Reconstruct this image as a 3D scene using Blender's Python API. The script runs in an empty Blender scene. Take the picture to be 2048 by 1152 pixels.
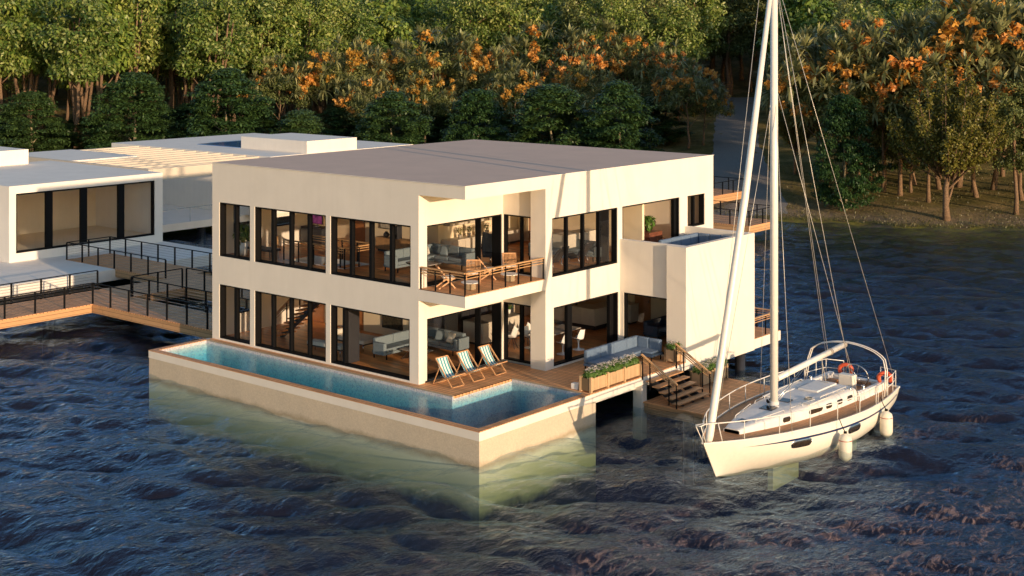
import bpy, bmesh, math, random
import numpy as np
from mathutils import Vector, Matrix
rad=math.radians; PI=math.pi
random.seed(11)
sc=bpy.context.scene; COL=sc.collection

# ---------------------------------------------------------------- materials
def newmat(name):
    m=bpy.data.materials.new(name); m.use_nodes=True
    nt=m.node_tree; nt.nodes.clear()
    out=nt.nodes.new('ShaderNodeOutputMaterial')
    return m,nt,out
def N(nt,t,**kw):
    n=nt.nodes.new(t)
    for k,v in kw.items():
        if hasattr(n,k): setattr(n,k,v)
        else: n.inputs[k].default_value=v
    return n
def ramp(nt,src,stops):
    r=nt.nodes.new('ShaderNodeValToRGB'); e=r.color_ramp.elements
    e[0].position,e[0].color=stops[0][0],(*stops[0][1],1)
    e[1].position,e[1].color=stops[-1][0],(*stops[-1][1],1)
    for p,c in stops[1:-1]:
        k=e.new(p); k.color=(*c,1)
    nt.links.new(src,r.inputs[0]); return r.outputs[0]
def mth(nt,op,a,b=None,c=None):
    n=nt.nodes.new('ShaderNodeMath'); n.operation=op
    for i,v in enumerate((a,b,c)):
        if v is None: continue
        if isinstance(v,(int,float)): n.inputs[i].default_value=v
        else: nt.links.new(v,n.inputs[i])
    return n.outputs[0]
def mixc(nt,f,a,b,mode='MIX'):
    n=nt.nodes.new('ShaderNodeMixRGB'); n.blend_type=mode
    for i,v in enumerate((f,a,b)):
        if isinstance(v,(int,float)): n.inputs[i].default_value=v
        elif isinstance(v,tuple): n.inputs[i].default_value=(*v,1)
        else: nt.links.new(v,n.inputs[i])
    return n.outputs[0]
def pos(nt): return nt.nodes.new('ShaderNodeNewGeometry').outputs['Position']
def objc(nt): return nt.nodes.new('ShaderNodeTexCoord').outputs['Object']
def noise(nt,vec,scale,detail=4,rough=.6,out=0):
    n=N(nt,'ShaderNodeTexNoise'); n.inputs['Scale'].default_value=scale
    n.inputs['Detail'].default_value=detail; n.inputs['Roughness'].default_value=rough
    if vec is not None: nt.links.new(vec,n.inputs['Vector'])
    return n.outputs[out]
def princ(nt,out,col=(.8,.8,.8),rough=.6,metal=0,spec=.5):
    p=nt.nodes.new('ShaderNodeBsdfPrincipled')
    if isinstance(col,tuple): p.inputs['Base Color'].default_value=(*col,1)
    else: nt.links.new(col,p.inputs['Base Color'])
    if isinstance(rough,(int,float)): p.inputs['Roughness'].default_value=rough
    else: nt.links.new(rough,p.inputs['Roughness'])
    p.inputs['Metallic'].default_value=metal; p.inputs['Specular IOR Level'].default_value=spec
    nt.links.new(p.outputs[0],out.inputs[0]); return p
def bump(nt,p,h,strength=.3,dist=.02):
    b=nt.nodes.new('ShaderNodeBump'); b.inputs['Strength'].default_value=strength; b.inputs['Distance'].default_value=dist
    nt.links.new(h,b.inputs['Height']); nt.links.new(b.outputs[0],p.inputs['Normal']); return b
def simple(name,col,rough=.6,metal=0,var=.12,scale=6,spec=.5,bmp=0):
    m,nt,out=newmat(name); v=objc(nt)
    n=noise(nt,v,scale)
    c=mixc(nt,1.0,(col[0],col[1],col[2]),ramp(nt,n,[(.3,(1-var,)*3),(.7,(1+var*.3,)*3)]),'MULTIPLY')
    p=princ(nt,out,c,rough,metal,spec)
    if bmp: bump(nt,p,noise(nt,v,scale*12),bmp,.01)
    return m
def planks(name,col,axis=1,period=.12,gap=.012,rough=.55,contrast=.35,gapcol=.12,use='pos',spec=.12,dark=(0.6,)*3):
    m,nt,out=newmat(name); v=pos(nt) if use=='pos' else objc(nt)
    s=nt.nodes.new('ShaderNodeSeparateXYZ'); nt.links.new(v,s.inputs[0])
    a=s.outputs[axis]; other=s.outputs[0 if axis!=0 else 1]
    t=mth(nt,'DIVIDE',a,period); idx=mth(nt,'FLOOR',t); fr=mth(nt,'FRACT',t)
    g=mth(nt,'LESS_THAN',fr,gap/period)
    # staggered board ends
    w0=nt.nodes.new('ShaderNodeTexWhiteNoise'); w0.noise_dimensions='1D'; nt.links.new(idx,w0.inputs['W'])
    l=mth(nt,'ADD',mth(nt,'DIVIDE',other,2.4),w0.outputs['Value']); li=mth(nt,'FLOOR',l); lf=mth(nt,'FRACT',l)
    g2=mth(nt,'LESS_THAN',lf,.005); g=mth(nt,'MAXIMUM',g,g2)
    w=nt.nodes.new('ShaderNodeTexWhiteNoise'); w.noise_dimensions='2D'
    cb=nt.nodes.new('ShaderNodeCombineXYZ'); nt.links.new(idx,cb.inputs[0]); nt.links.new(li,cb.inputs[1]); nt.links.new(cb.outputs[0],w.inputs['Vector'])
    mp=nt.nodes.new('ShaderNodeMapping'); nt.links.new(v,mp.inputs[0])
    sc_=[3,3,3]; sc_[axis]=45; mp.inputs['Scale'].default_value=sc_
    gr=noise(nt,mp.outputs[0],1.0,5,.65)
    base=mixc(nt,w.outputs['Value'],tuple(x*(1-contrast) for x in col),tuple(min(1,x*(1+contrast)) for x in col))
    base=mixc(nt,.55,base,ramp(nt,gr,[(.25,dark),(.75,(1.25,1.2,1.15))]),'MULTIPLY')
    c=mixc(nt,g,base,tuple(x*gapcol for x in col))
    p=princ(nt,out,c,rough,0,spec)
    h=mth(nt,'SUBTRACT',mth(nt,'MULTIPLY',gr,.15),g); bump(nt,p,h,.5,.01)
    return m
M={}
def stucco(name,col,scale=14,b=.1):
    m,nt,out=newmat(name); v=pos(nt)
    c=mixc(nt,1.0,col,ramp(nt,noise(nt,v,.7,5),[(.25,(.93,.93,.93)),(.75,(1.03,1.03,1.03))]),'MULTIPLY')
    # faint vertical weather streaks
    mp=nt.nodes.new('ShaderNodeMapping'); nt.links.new(v,mp.inputs[0]); mp.inputs['Scale'].default_value=(2.2,2.2,.12)
    c=mixc(nt,.5,c,ramp(nt,noise(nt,mp.outputs[0],1.5,4),[(.3,(.95,.945,.93)),(.6,(1,1,1))]),'MULTIPLY')
    p=princ(nt,out,c,.85,0,.25); bump(nt,p,noise(nt,v,scale*4),b,.01); return m
M['stucco']=stucco('stucco_render',(.80,.74,.66))
M['white']=stucco('white_render',(.86,.79,.71))
M['tan']=stucco('tan_beam_paint',(.66,.57,.46))
M['roofblue']=simple('roof_sheet_blue',(.13,.27,.55),.08,0,.2,spec=.5)
M['interior']=stucco('interior_paint',(.84,.70,.50))
M['ceiling']=stucco('ceiling_paint',(.78,.75,.70))
def sandwall():
    m,nt,out=newmat('sand_render'); v=pos(nt)
    n=noise(nt,v,38,6,.85); n2=noise(nt,v,.6,4)
    c=ramp(nt,n,[(.3,(.48,.385,.285)),(.5,(.64,.54,.42)),(.70,(.76,.67,.54))])
    c=mixc(nt,1.0,c,ramp(nt,noise(nt,v,11,4,.8),[(.35,(.93,.925,.915)),(.65,(1.05,1.05,1.04))]),'MULTIPLY')
    c=mixc(nt,1.0,c,ramp(nt,n2,[(.2,(.85,.86,.86)),(.8,(1.05,1.03,1))]),'MULTIPLY')
    # damp band just above the waterline, underwater glow painted pale below it
    s=nt.nodes.new('ShaderNodeSeparateXYZ'); nt.links.new(v,s.inputs[0])
    zz=mth(nt,'ADD',s.outputs[2],mth(nt,'MULTIPLY',noise(nt,v,1.2),.35))
    k=nt.nodes.new('ShaderNodeMapRange'); nt.links.new(zz,k.inputs[0]); k.inputs[1].default_value=-1.05; k.inputs[2].default_value=-.82
    k3=nt.nodes.new('ShaderNodeMapRange'); nt.links.new(zz,k3.inputs[0]); k3.inputs[1].default_value=-1.25; k3.inputs[2].default_value=-1.0
    c=mixc(nt,k.outputs[0],mixc(nt,k3.outputs[0],(.74,.74,.62),mixc(nt,1.0,c,(.62,.59,.50),'MULTIPLY')),c)
    zb=mth(nt,'ADD',s.outputs[2],mth(nt,'ADD',mth(nt,'MULTIPLY',noise(nt,v,.30,3,.5),1.9),mth(nt,'MULTIPLY',noise(nt,v,2.2,5,.7),.45)))  # painted dark lower down, so the underwater glow fades out unevenly
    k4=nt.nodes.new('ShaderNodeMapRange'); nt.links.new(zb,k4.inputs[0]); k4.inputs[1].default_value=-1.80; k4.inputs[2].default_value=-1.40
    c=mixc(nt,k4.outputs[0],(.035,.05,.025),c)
    p=princ(nt,out,c,.9,0,.2); bump(nt,p,n,.5,.02); return m
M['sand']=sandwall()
M['rooftop']=stucco('roof_membrane',(.69,.485,.375),30,.2)
M['deck']=planks('deck_boards',(.72,.38,.185),1,.185,.026,contrast=.14)
M['deckx']=planks('deck_boards_across',(.42,.215,.105),0,.135,.016,contrast=.18)
M['coping']=planks('coping_boards',(.66,.34,.17),1,.14,.02,contrast=.16)
M['floor']=planks('oak_floor',(.62,.255,.08),1,.16,.005,rough=.34,contrast=.22,gapcol=.4,spec=.35)
M['walkside']=planks('walkway_fascia',(.56,.33,.17),2,.19,.014,contrast=.12)
M['walk']=planks('walkway_boards',(.72,.37,.18),0,.19,.03,contrast=.15)
M['walky']=planks('walkway_boards_cross',(.72,.37,.18),1,.19,.03,contrast=.15)
M['teak']=planks('teak_deck',(.56,.28,.13),0,.055,.008,contrast=.15,gapcol=.35)
M['pinebox']=planks('pine_slats',(.62,.42,.24),1,.075,.01,contrast=.12,gapcol=.3)
M['timber']=simple('oiled_timber',(.60,.32,.15),.5,var=.3,scale=9)
M['rail']=simple('rail_timber',(.58,.33,.15),.45,var=.25,scale=9)
M['redwood']=simple('red_timber',(.30,.12,.07),.5,var=.3,scale=7)
M['door']=simple('door_timber',(.42,.17,.06),.45,var=.2,scale=5)
M['black']=simple('black_metal',(.004,.004,.005),.6,0,.1,spec=.15)
M['dark']=simple('dark_lacquer',(.03,.03,.035),.4,0,.2)
M['steel']=simple('steel',(.6,.6,.6),.25,1,.1)
M['gel']=simple('gelcoat',(.80,.76,.68),.22,0,.05,spec=.5)
M['gel2']=simple('gelcoat_textured',(.74,.72,.70),.45,0,.06)
M['mast']=simple('painted_spar',(.80,.76,.70),.3,0,.06)
M['navy']=simple('navy_stripe',(.015,.025,.09),.3)
M['smoke']=simple('smoked_window',(.04,.03,.022),.08,0,.3,spec=.8)
M['rubber']=simple('fender_vinyl',(.78,.72,.60),.4)
M['orange']=simple('lifebuoy_orange',(.62,.09,.03),.5)
M['redline']=simple('red_line',(.40,.05,.03),.5)
M['rope']=simple('rope',(.55,.50,.42),.8)
M['wire']=simple('rigging_wire',(.62,.58,.52),.35,.3)
M['sofa']=simple('grey_blue_fabric',(.17,.215,.245),.9,0,.15,20,bmp=.3)
M['sofadeck']=simple('blue_grey_fabric',(.13,.19,.28),.85,0,.15,14,bmp=.3)
M['sofanavy']=simple('navy_fabric',(.06,.08,.12),.9,0,.15,14)
M['cream']=simple('cream_upholstery',(.74,.68,.58),.8,0,.1,14)
M['offwhite']=simple('white_plastic',(.85,.83,.80),.3,0,.04)
M['stone']=simple('grey_stone',(.34,.30,.26),.6,0,.25,5)
M['cabinet']=simple('cream_cabinet',(.62,.56,.47),.5,0,.1,4)
M['oakunit']=simple('oak_unit',(.48,.27,.12),.5,0,.2,6)
M['brownunit']=simple('walnut_unit',(.20,.07,.04),.4,0,.25,6)
M['paint']=simple('dark_painting',(.06,.05,.03),.6,0,.9,9)
M['pale']=simple('pale_print',(.55,.50,.42),.7,0,.4,9)
M['screen']=simple('screen_glass',(.03,.008,.03),.15)
M['bark']=simple('bark',(.23,.15,.095),.95,0,.5,9,spec=.1,bmp=.8)
M['barkpale']=simple('pale_bark',(.34,.28,.18),.95,0,.35,7,spec=.1,bmp=.8)
M['barkdark']=simple('dark_bark',(.10,.075,.055),.95,0,.5,9,spec=.1)
M['stump']=simple('stump_bark',(.36,.27,.17),.9,0,.4,16)
def stripes():
    m,nt,out=newmat('striped_canvas'); v=objc(nt); s=nt.nodes.new('ShaderNodeSeparateXYZ'); nt.links.new(v,s.inputs[0])
    t=mth(nt,'FRACT',mth(nt,'ADD',mth(nt,'DIVIDE',s.outputs[1],.145),.25)); k=mth(nt,'GREATER_THAN',t,.5)
    c=mixc(nt,k,(.82,.80,.76),(.05,.30,.36)); princ(nt,out,c,.9,0,.2); return m
M['stripe']=stripes()
def tile():
    m,nt,out=newmat('pool_mosaic'); v=pos(nt)
    vo=nt.nodes.new('ShaderNodeTexVoronoi'); vo.inputs['Scale'].default_value=20; nt.links.new(v,vo.inputs['Vector'])
    s=nt.nodes.new('ShaderNodeSeparateColor'); nt.links.new(vo.outputs['Color'],s.inputs[0])
    c=ramp(nt,s.outputs[0],[(0,(.38,.37,.45)),(.35,(.58,.55,.60)),(.7,(.70,.66,.63)),(1,(.50,.56,.64))])
    p=princ(nt,out,c,.3,0,.5); return m
M['tile']=tile()
def speck():
    m,nt,out=newmat('pool_edge_pebble'); v=pos(nt)
    c=ramp(nt,noise(nt,v,30,5,.8),[(.35,(.30,.21,.13)),(.6,(.5,.4,.28))]); princ(nt,out,c,.7); return m
M['pebble']=speck()
def glass():
    m,nt,out=newmat('window_glass')
    lw=nt.nodes.new('ShaderNodeLayerWeight'); lw.inputs[0].default_value=.5
    fr=mth(nt,'ADD',mth(nt,'MULTIPLY',mth(nt,'POWER',lw.outputs['Facing'],4.5),.9),.045)
    t=nt.nodes.new('ShaderNodeBsdfTransparent'); t.inputs[0].default_value=(.94,.94,.94,1)
    g=nt.nodes.new('ShaderNodeBsdfGlossy'); g.inputs['Roughness'].default_value=.01
    mx=nt.nodes.new('ShaderNodeMixShader'); nt.links.new(fr,mx.inputs[0]); nt.links.new(t.outputs[0],mx.inputs[1]); nt.links.new(g.outputs[0],mx.inputs[2])
    nt.links.new(mx.outputs[0],out.inputs[0]); return m
M['glass']=glass()
def leafmat(name,cols,trans=.24,rough=.42):
    m,nt,out=newmat(name); g=nt.nodes.new('ShaderNodeNewGeometry')
    c=ramp(nt,g.outputs['Random Per Island'],[(i/(len(cols)-1),c) for i,c in enumerate(cols)])
    oi=nt.nodes.new('ShaderNodeObjectInfo')
    hs=nt.nodes.new('ShaderNodeHueSaturation'); nt.links.new(c,hs.inputs['Color'])
    nt.links.new(mth(nt,'ADD',mth(nt,'MULTIPLY',oi.outputs['Random'],.45),.78),hs.inputs['Value'])
    nt.links.new(mth(nt,'ADD',mth(nt,'MULTIPLY',oi.outputs['Random'],-.03),.515),hs.inputs['Hue'])
    p=nt.nodes.new('ShaderNodeBsdfPrincipled'); nt.links.new(hs.outputs[0],p.inputs['Base Color']); p.inputs['Roughness'].default_value=rough; p.inputs['Specular IOR Level'].default_value=.4
    t=nt.nodes.new('ShaderNodeBsdfTranslucent'); nt.links.new(hs.outputs[0],t.inputs[0])
    mx=nt.nodes.new('ShaderNodeMixShader'); mx.inputs[0].default_value=trans
    nt.links.new(p.outputs[0],mx.inputs[1]); nt.links.new(t.outputs[0],mx.inputs[2]); nt.links.new(mx.outputs[0],out.inputs[0]); return m
M['leaf_broad']=leafmat('broad_leaves',[(.045,.085,.016),(.13,.20,.036),(.24,.30,.058),(.40,.42,.15)])
M['leaf_palm']=leafmat('bright_leaves',[(.05,.10,.018),(.15,.24,.04),(.30,.36,.08)])
M['leaf_dark']=leafmat('dark_leaves',[(.026,.06,.02),(.048,.10,.028),(.08,.145,.04)],.25)
M['leaf_strap']=leafmat('strap_leaves',[(.12,.14,.055),(.23,.245,.10),(.36,.36,.18)])
M['leaf_olive']=leafmat('olive_leaves',[(.05,.075,.02),(.17,.20,.06),(.25,.26,.09)])
M['leaf_plume']=leafmat('plume_leaves',[(.09,.095,.016),(.17,.155,.028),(.24,.21,.045)])
M['blossom']=leafmat('orange_blossom',[(.48,.20,.03),(.62,.31,.055),(.70,.40,.11)],.3)
M['leaf_bed']=leafmat('bedding_leaves',[(.06,.13,.02),(.12,.22,.04)])
M['petal']=leafmat('white_petals',[(.80,.70,.62),(.85,.80,.74)],.2)
M['soil']=simple('soil',(.06,.04,.03),.95)

# ---------------------------------------------------------------- mesh builder
class MB:
    def __init__(s): s.bm=bmesh.new()
    def box(s,x0,x1,y0,y1,z0,z1,mi=0,bev=0):
        v=[s.bm.verts.new((x,y,z)) for z in (z0,z1) for y in (y0,y1) for x in (x0,x1)]
        fs=[(0,2,3,1),(4,5,7,6),(0,1,5,4),(2,6,7,3),(0,4,6,2),(1,3,7,5)]
        F=[s.bm.faces.new([v[i] for i in f]) for f in fs]
        for f in F: f.material_index=mi
        if bev:
            es=list({e for f in F for e in f.edges})
            r=bmesh.ops.bevel(s.bm,geom=es,offset=bev,segments=2,affect='EDGES',profile=.6)
            for f in r['faces']: f.material_index=mi; f.smooth=True
        return v
    def obox(s,c,ax,ay,az,mi=0,bev=0):
        # oriented box: centre c, half-axis vectors
        c=Vector(c);ax=Vector(ax);ay=Vector(ay);az=Vector(az)
        v=[s.bm.verts.new(c+ax*i+ay*j+az*k) for k in (-1,1) for j in (-1,1) for i in (-1,1)]
        fs=[(0,2,3,1),(4,5,7,6),(0,1,5,4),(2,6,7,3),(0,4,6,2),(1,3,7,5)]
        F=[s.bm.faces.new([v[i] for i in f]) for f in fs]
        for f in F: f.material_index=mi
        if bev:
            es=list({e for f in F for e in f.edges})
            r=bmesh.ops.bevel(s.bm,geom=es,offset=bev,segments=2,affect='EDGES',profile=.6)
            for f in r['faces']: f.smooth=True
    def bar(s,a,b,w,h=None,mi=0,up=(0,0,1)):
        a=Vector(a);b=Vector(b);d=b-a;L=d.length;d.normalize();h=h or w
        u=Vector(up); sd=d.cross(u)
        if sd.length<1e-4: sd=d.cross(Vector((1,0,0)))
        sd.normalize(); u=sd.cross(d)
        s.obox((a+b)/2,d*L/2,sd*w/2,u*h/2,mi)
    def tube(s,pts,r,n=8,mi=0,cap=True,smooth=True):
        pts=[Vector(p) for p in pts]; rs=r if isinstance(r,(list,tuple)) else [r]*len(pts)
        rings=[]; prev=None
        for i,p in enumerate(pts):
            d=(pts[min(i+1,len(pts)-1)]-pts[max(i-1,0)]).normalized()
            if prev is None:
                u=d.orthogonal().normalized()
            else:
                u=prev-d*prev.dot(d)
                u=u.normalized() if u.length>1e-5 else d.orthogonal().normalized()
            prev=u; w=d.cross(u)
            rings.append([s.bm.verts.new(p+(u*math.cos(2*PI*k/n)+w*math.sin(2*PI*k/n))*rs[i]) for k in range(n)])
        for a,b in zip(rings,rings[1:]):
            for k in range(n):
                f=s.bm.faces.new((a[k],a[(k+1)%n],b[(k+1)%n],b[k])); f.smooth=smooth; f.material_index=mi
        if cap:
            s.bm.faces.new(rings[0][::-1]).material_index=mi; s.bm.faces.new(rings[-1]).material_index=mi
    def lathe(s,prof,c=(0,0,0),n=20,mi=0):
        c=Vector(c);rings=[]
        for r,z in prof:
            rings.append([s.bm.verts.new(c+Vector((max(r,.0005)*math.cos(2*PI*k/n),max(r,.0005)*math.sin(2*PI*k/n),z))) for k in range(n)])
        for a,b in zip(rings,rings[1:]):
            for k in range(n):
                f=s.bm.faces.new((a[k],a[(k+1)%n],b[(k+1)%n],b[k])); f.smooth=True; f.material_index=mi
        s.bm.faces.new(rings[0][::-1]).material_index=mi; s.bm.faces.new(rings[-1]).material_index=mi
    def prism(s,poly,z0,z1,mi=0,mtop=None):
        a=[s.bm.verts.new((x,y,z0)) for x,y in poly]; b=[s.bm.verts.new((x,y,z1)) for x,y in poly]; n=len(poly)
        f=s.bm.faces.new(a[::-1]); f.material_index=mi
        f=s.bm.faces.new(b); f.material_index=mi if mtop is None else mtop
        for i in range(n):
            f=s.bm.faces.new((a[i],a[(i+1)%n],b[(i+1)%n],b[i])); f.material_index=mi
    def grid(s,fn,nu,nv,mi=0,smooth=True,closeu=False):
        V=[[s.bm.verts.new(fn(i/(nu-1),j/(nv-1))) for j in range(nv)] for i in range(nu)]
        for i in range(nu-1):
            for j in range(nv-1):
                f=s.bm.faces.new((V[i][j],V[i+1][j],V[i+1][j+1],V[i][j+1])); f.smooth=smooth; f.material_index=mi
        return V
    def build(s,name,mats,parent=None,loc=None,rotz=None,fix=True):
        if fix: bmesh.ops.recalc_face_normals(s.bm,faces=s.bm.faces)
        me=bpy.data.meshes.new(name); s.bm.to_mesh(me); s.bm.free()
        for m in (mats if isinstance(mats,(list,tuple)) else [mats]): me.materials.append(m)
        o=bpy.data.objects.new(name,me); COL.objects.link(o)
        if parent: o.parent=parent
        if loc is not None: o.location=loc
        if rotz is not None: o.rotation_euler[2]=rotz
        return o
def np_mesh(name,verts,faces_quads,mat,parent=None,smooth=False):
    verts=np.asarray(verts,np.float32); q=np.asarray(faces_quads,np.int32)
    me=bpy.data.meshes.new(name); me.vertices.add(len(verts)); me.vertices.foreach_set('co',verts.ravel())
    k=q.shape[1]; me.loops.add(q.size); me.loops.foreach_set('vertex_index',q.ravel())
    me.polygons.add(len(q)); me.polygons.foreach_set('loop_start',np.arange(0,q.size,k,dtype=np.int32))
    me.polygons.foreach_set('loop_total',np.full(len(q),k,np.int32))
    if smooth: me.polygons.foreach_set('use_smooth',np.ones(len(q),bool))
    me.update(calc_edges=True); me.validate()
    me.materials.append(mat)
    o=bpy.data.objects.new(name,me); COL.objects.link(o)
    if parent: o.parent=parent
    return o
def tag(o,label=None,cat=None,group=None,kind=None):
    if label: o['label']=label
    if cat: o['category']=cat
    if group: o['group']=group
    if kind: o['kind']=kind
    return o
def thing(name,label,cat,loc=(0,0,0),rz=0,group=None):
    o=bpy.data.objects.new(name,None); COL.objects.link(o); o.location=loc; o.rotation_euler=(0,0,rz); o.empty_display_size=.3
    return tag(o,label,cat,group)
def copy_tree(o,parent=None):
    c=o.copy(); COL.objects.link(c)
    if parent: c.parent=parent
    for ch in list(o.children): copy_tree(ch,c)
    return c
def dup(o,loc,rz=None,label=None,group=None,scale=None):
    c=copy_tree(o); c.location=loc
    if rz is not None: c.rotation_euler[2]=rz
    if label: c['label']=label
    if group: c['group']=group
    if scale is not None: c.scale=scale if isinstance(scale,(tuple,list)) else (scale,)*3
    return c

# ---------------------------------------------------------------- camera
CX,CY,CZ=32.95,-36.75,13.0
YAW=rad(129.918)
FW=(math.cos(YAW),math.sin(YAW)); RT=(math.sin(YAW),-math.cos(YAW))
def fan(lat,dep):            # metres to the right of / in front of the viewpoint -> world xy
    return (CX+RT[0]*lat+FW[0]*dep, CY+RT[1]*lat+FW[1]*dep)
cam=bpy.data.cameras.new('camera'); co=bpy.data.objects.new('camera',cam); COL.objects.link(co)
cam.sensor_width=36; cam.lens=36*2733.9/2048; cam.shift_y=-(576-70.3)/2048
cam.clip_end=2000; cam.clip_start=.5
co.location=(CX,CY,CZ); co.rotation_euler=(rad(90),0,YAW-rad(90))
sc.camera=co
# ---------------------------------------------------------------- light
SUN_EL=rad(7.7); SUN_AZ=rad(-14.6)
w=bpy.data.worlds.new('World'); sc.world=w; w.use_nodes=True
nt=w.node_tree; bg=nt.nodes['Background']
sky=nt.nodes.new('ShaderNodeTexSky'); sky.sky_type='NISHITA'; sky.sun_disc=False
sky.sun_elevation=SUN_EL; sky.sun_rotation=rad(90)-SUN_AZ; sky.altitude=0; sky.air_density=1.0; sky.dust_density=.8; sky.ozone_density=2.0
nt.links.new(sky.outputs[0],bg.inputs[0]); bg.inputs[1].default_value=.15
sl=bpy.data.lights.new('sun','SUN'); sl.energy=3.2; sl.angle=rad(.6); sl.color=(1.0,.73,.47)
so=bpy.data.objects.new('sun',sl); COL.objects.link(so); so.location=(60,-30,40)
sd=Vector((math.cos(SUN_EL)*math.cos(SUN_AZ),math.cos(SUN_EL)*math.sin(SUN_AZ),math.sin(SUN_EL)))
so.rotation_euler=sd.to_track_quat('Z','Y').to_euler()
sc.view_settings.view_transform='Standard'; sc.view_settings.look='None'; sc.view_settings.exposure=.64; sc.view_settings.gamma=1
sc.cycles.max_bounces=10; sc.cycles.transparent_max_bounces=24; sc.cycles.use_denoising=True
sc.cycles.diffuse_bounces=4; sc.cycles.glossy_bounces=4; sc.cycles.caustics_reflective=False; sc.cycles.caustics_refractive=False
# ---------------------------------------------------------------- walls and windows
def wall(name,parent,mat,axis,u0,u1,z0,z1,w0,w1,ops=()):
    us=sorted({u0,u1,*[min(max(v,u0),u1) for o in ops for v in o[:2]]}); zs=sorted({z0,z1,*[min(max(v,z0),z1) for o in ops for v in o[2:]]})
    bm=bmesh.new(); vc={}
    def V(u,w,z):
        k=(round(u,4),round(w,4),round(z,4))
        if k not in vc: vc[k]=bm.verts.new((u,w,z) if axis=='x' else (w,u,z))
        return vc[k]
    def solid(i,j):
        if i<0 or j<0 or i>=len(us)-1 or j>=len(zs)-1: return False
        cu=(us[i]+us[i+1])/2; cz=(zs[j]+zs[j+1])/2
        return not any(o[0]<cu<o[1] and o[2]<cz<o[3] for o in ops)
    for i in range(len(us)-1):
        for j in range(len(zs)-1):
            if not solid(i,j): continue
            a,b,c,d=us[i],us[i+1],zs[j],zs[j+1]
            for w in (w0,w1): bm.faces.new([V(a,w,c),V(b,w,c),V(b,w,d),V(a,w,d)])
            if not solid(i-1,j): bm.faces.new([V(a,w0,c),V(a,w1,c),V(a,w1,d),V(a,w0,d)])
            if not solid(i+1,j): bm.faces.new([V(b,w0,c),V(b,w1,c),V(b,w1,d),V(b,w0,d)])
            if not solid(i,j-1): bm.faces.new([V(a,w0,c),V(b,w0,c),V(b,w1,c),V(a,w1,c)])
            if not solid(i,j+1): bm.faces.new([V(a,w0,d),V(b,w0,d),V(b,w1,d),V(a,w1,d)])
    bmesh.ops.recalc_face_normals(bm,faces=bm.faces)
    me=bpy.data.meshes.new(name); bm.to_mesh(me); bm.free(); me.materials.append(mat)
    o=bpy.data.objects.new(name,me); COL.objects.link(o); o.parent=parent; return o
def window(parent,axis,u0,u1,z0,z1,w0,w1,mull=(),name='window',fr=.06,glaze=True,gaps=(),label=None):
    # w0 = outer face, w1 = inner face of the black frame box; mull=(ua,ub) pairs; gaps = bays left open
    m=MB()
    def bx(a,b,c,d,e,f):
        e,f=min(e,f),max(e,f)
        if axis=='x': m.box(a,b,e,f,c,d)
        else: m.box(e,f,a,b,c,d)
    e=.004
    bx(u0+e,u1-e,z0+e,z0+fr,w0,w1); bx(u0+e,u1-e,z1-fr,z1-e,w0,w1)
    bx(u0+e,u0+fr,z0+fr,z1-fr,w0,w1); bx(u1-fr,u1-e,z0+fr,z1-fr,w0,w1)
    wm=w0+(w1-w0)*.35; 
    for a,b in mull: bx(a,b,z0+fr,z1-fr,wm,w1-(w1-w0)*.05)
    o=m.build(name,M['black'],parent)
    if label: o['label']=label
    if glaze:
        g=MB(); edges=[u0+fr]+[v for ab in mull for v in ab]+[u1-fr]; wg=w0+(w1-w0)*.7
        for k in range(0,len(edges),2):
            if k//2 in gaps: continue
            a,b=edges[k],edges[k+1]
            pts=[(a,z0+fr),(b,z0+fr),(b,z1-fr),(a,z1-fr)]
            g.bm.faces.new([g.bm.verts.new((u,wg,z) if axis=='x' else (wg,u,z)) for u,z in pts])
            if gaps: g.build('pane',M['glass'],o); g=MB()
        if gaps: g.bm.free()
        else: g.build('pane',M['glass'],o)
    return o
F1=.07; F2=3.57; ZR=7.05; ZT=7.536; G=2.375; U2=5.87
house=thing('lake_house','large two-storey white villa with flat brown roof and corner balcony over the water','house',(0,0,0))
S=M['stucco']
so_=[(-14.10,-12.06,F1,G),(-11.77,-7.40,F1,G),(-7.14,-2.79,F1,G),(-14.10,-12.06,F2,U2),(-11.77,-7.40,F2,U2),(-7.14,-2.74,F2,U2)]
wall('facade_wall',house,S,'x',-14.57,-2.32,-.31,ZR,0,.34,so_)
wall('facade_wall',house,S,'y',5.06,16.93,-.31,ZR,-.30,0,[(5.17,9.50,F1,G),(5.07,9.44,F2,U2),(9.78,14.12,F2,U2),(14.77,16.20,4.45,5.86),(9.9,14.4,F1,G)])
wall('recess_wall',house,S,'y',.345,4.85,F1,ZR-.002,-2.82,-2.32,[(.45,4.78,F1,G),(.45,4.78,F2,U2)])
wall('recess_wall',house,S,'x',-2.82,-.72,F1,ZR-.002,4.852,5.10,[(-2.31,-.73,F1,G),(-2.31,-.73,F2,U2)])
wall('back_wall',house,S,'x',-14.57,-.302,-.31,ZR,16.63,16.93,[(-12,-9.6,4.3,5.8),(-7,-4,4.3,5.8)])
wall('side_wall',house,S,'y',.342,16.628,-.31,ZR,-14.57,-14.27,[(.9,2.3,4.45,5.86),(3.1,4.4,4.45,5.86),(9,11,4.45,5.86),(1.2,2.2,.9,2.2),(9,12,.9,2.3)])
m=MB(); m.box(-.75,-.002,4.66,5.058,-.12,ZR); m.build('corner_pillar',S,house)
m=MB(); m.prism([(-14.57,0),(0,0),(0,16.93),(-14.57,16.93)],ZR+.001,ZT,0,1); m.build('roof',[S,M['rooftop']],house)
m=MB(); m.box(-14.57,0,.0,16.93,ZT+.002,ZT+.004); 
m.bm.free()
# thin metal drip edge round the roof
m=MB()
for a,b in (((-14.6,-.015,0),(0.015,-.015,0)),((.015,-.015,0),(.015,16.95,0))):
    m.bar((a[0],a[1],ZT+.004),(b[0],b[1],ZT+.004),.035,.02)
m.build('roof_edge',M['white'],house)
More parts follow.
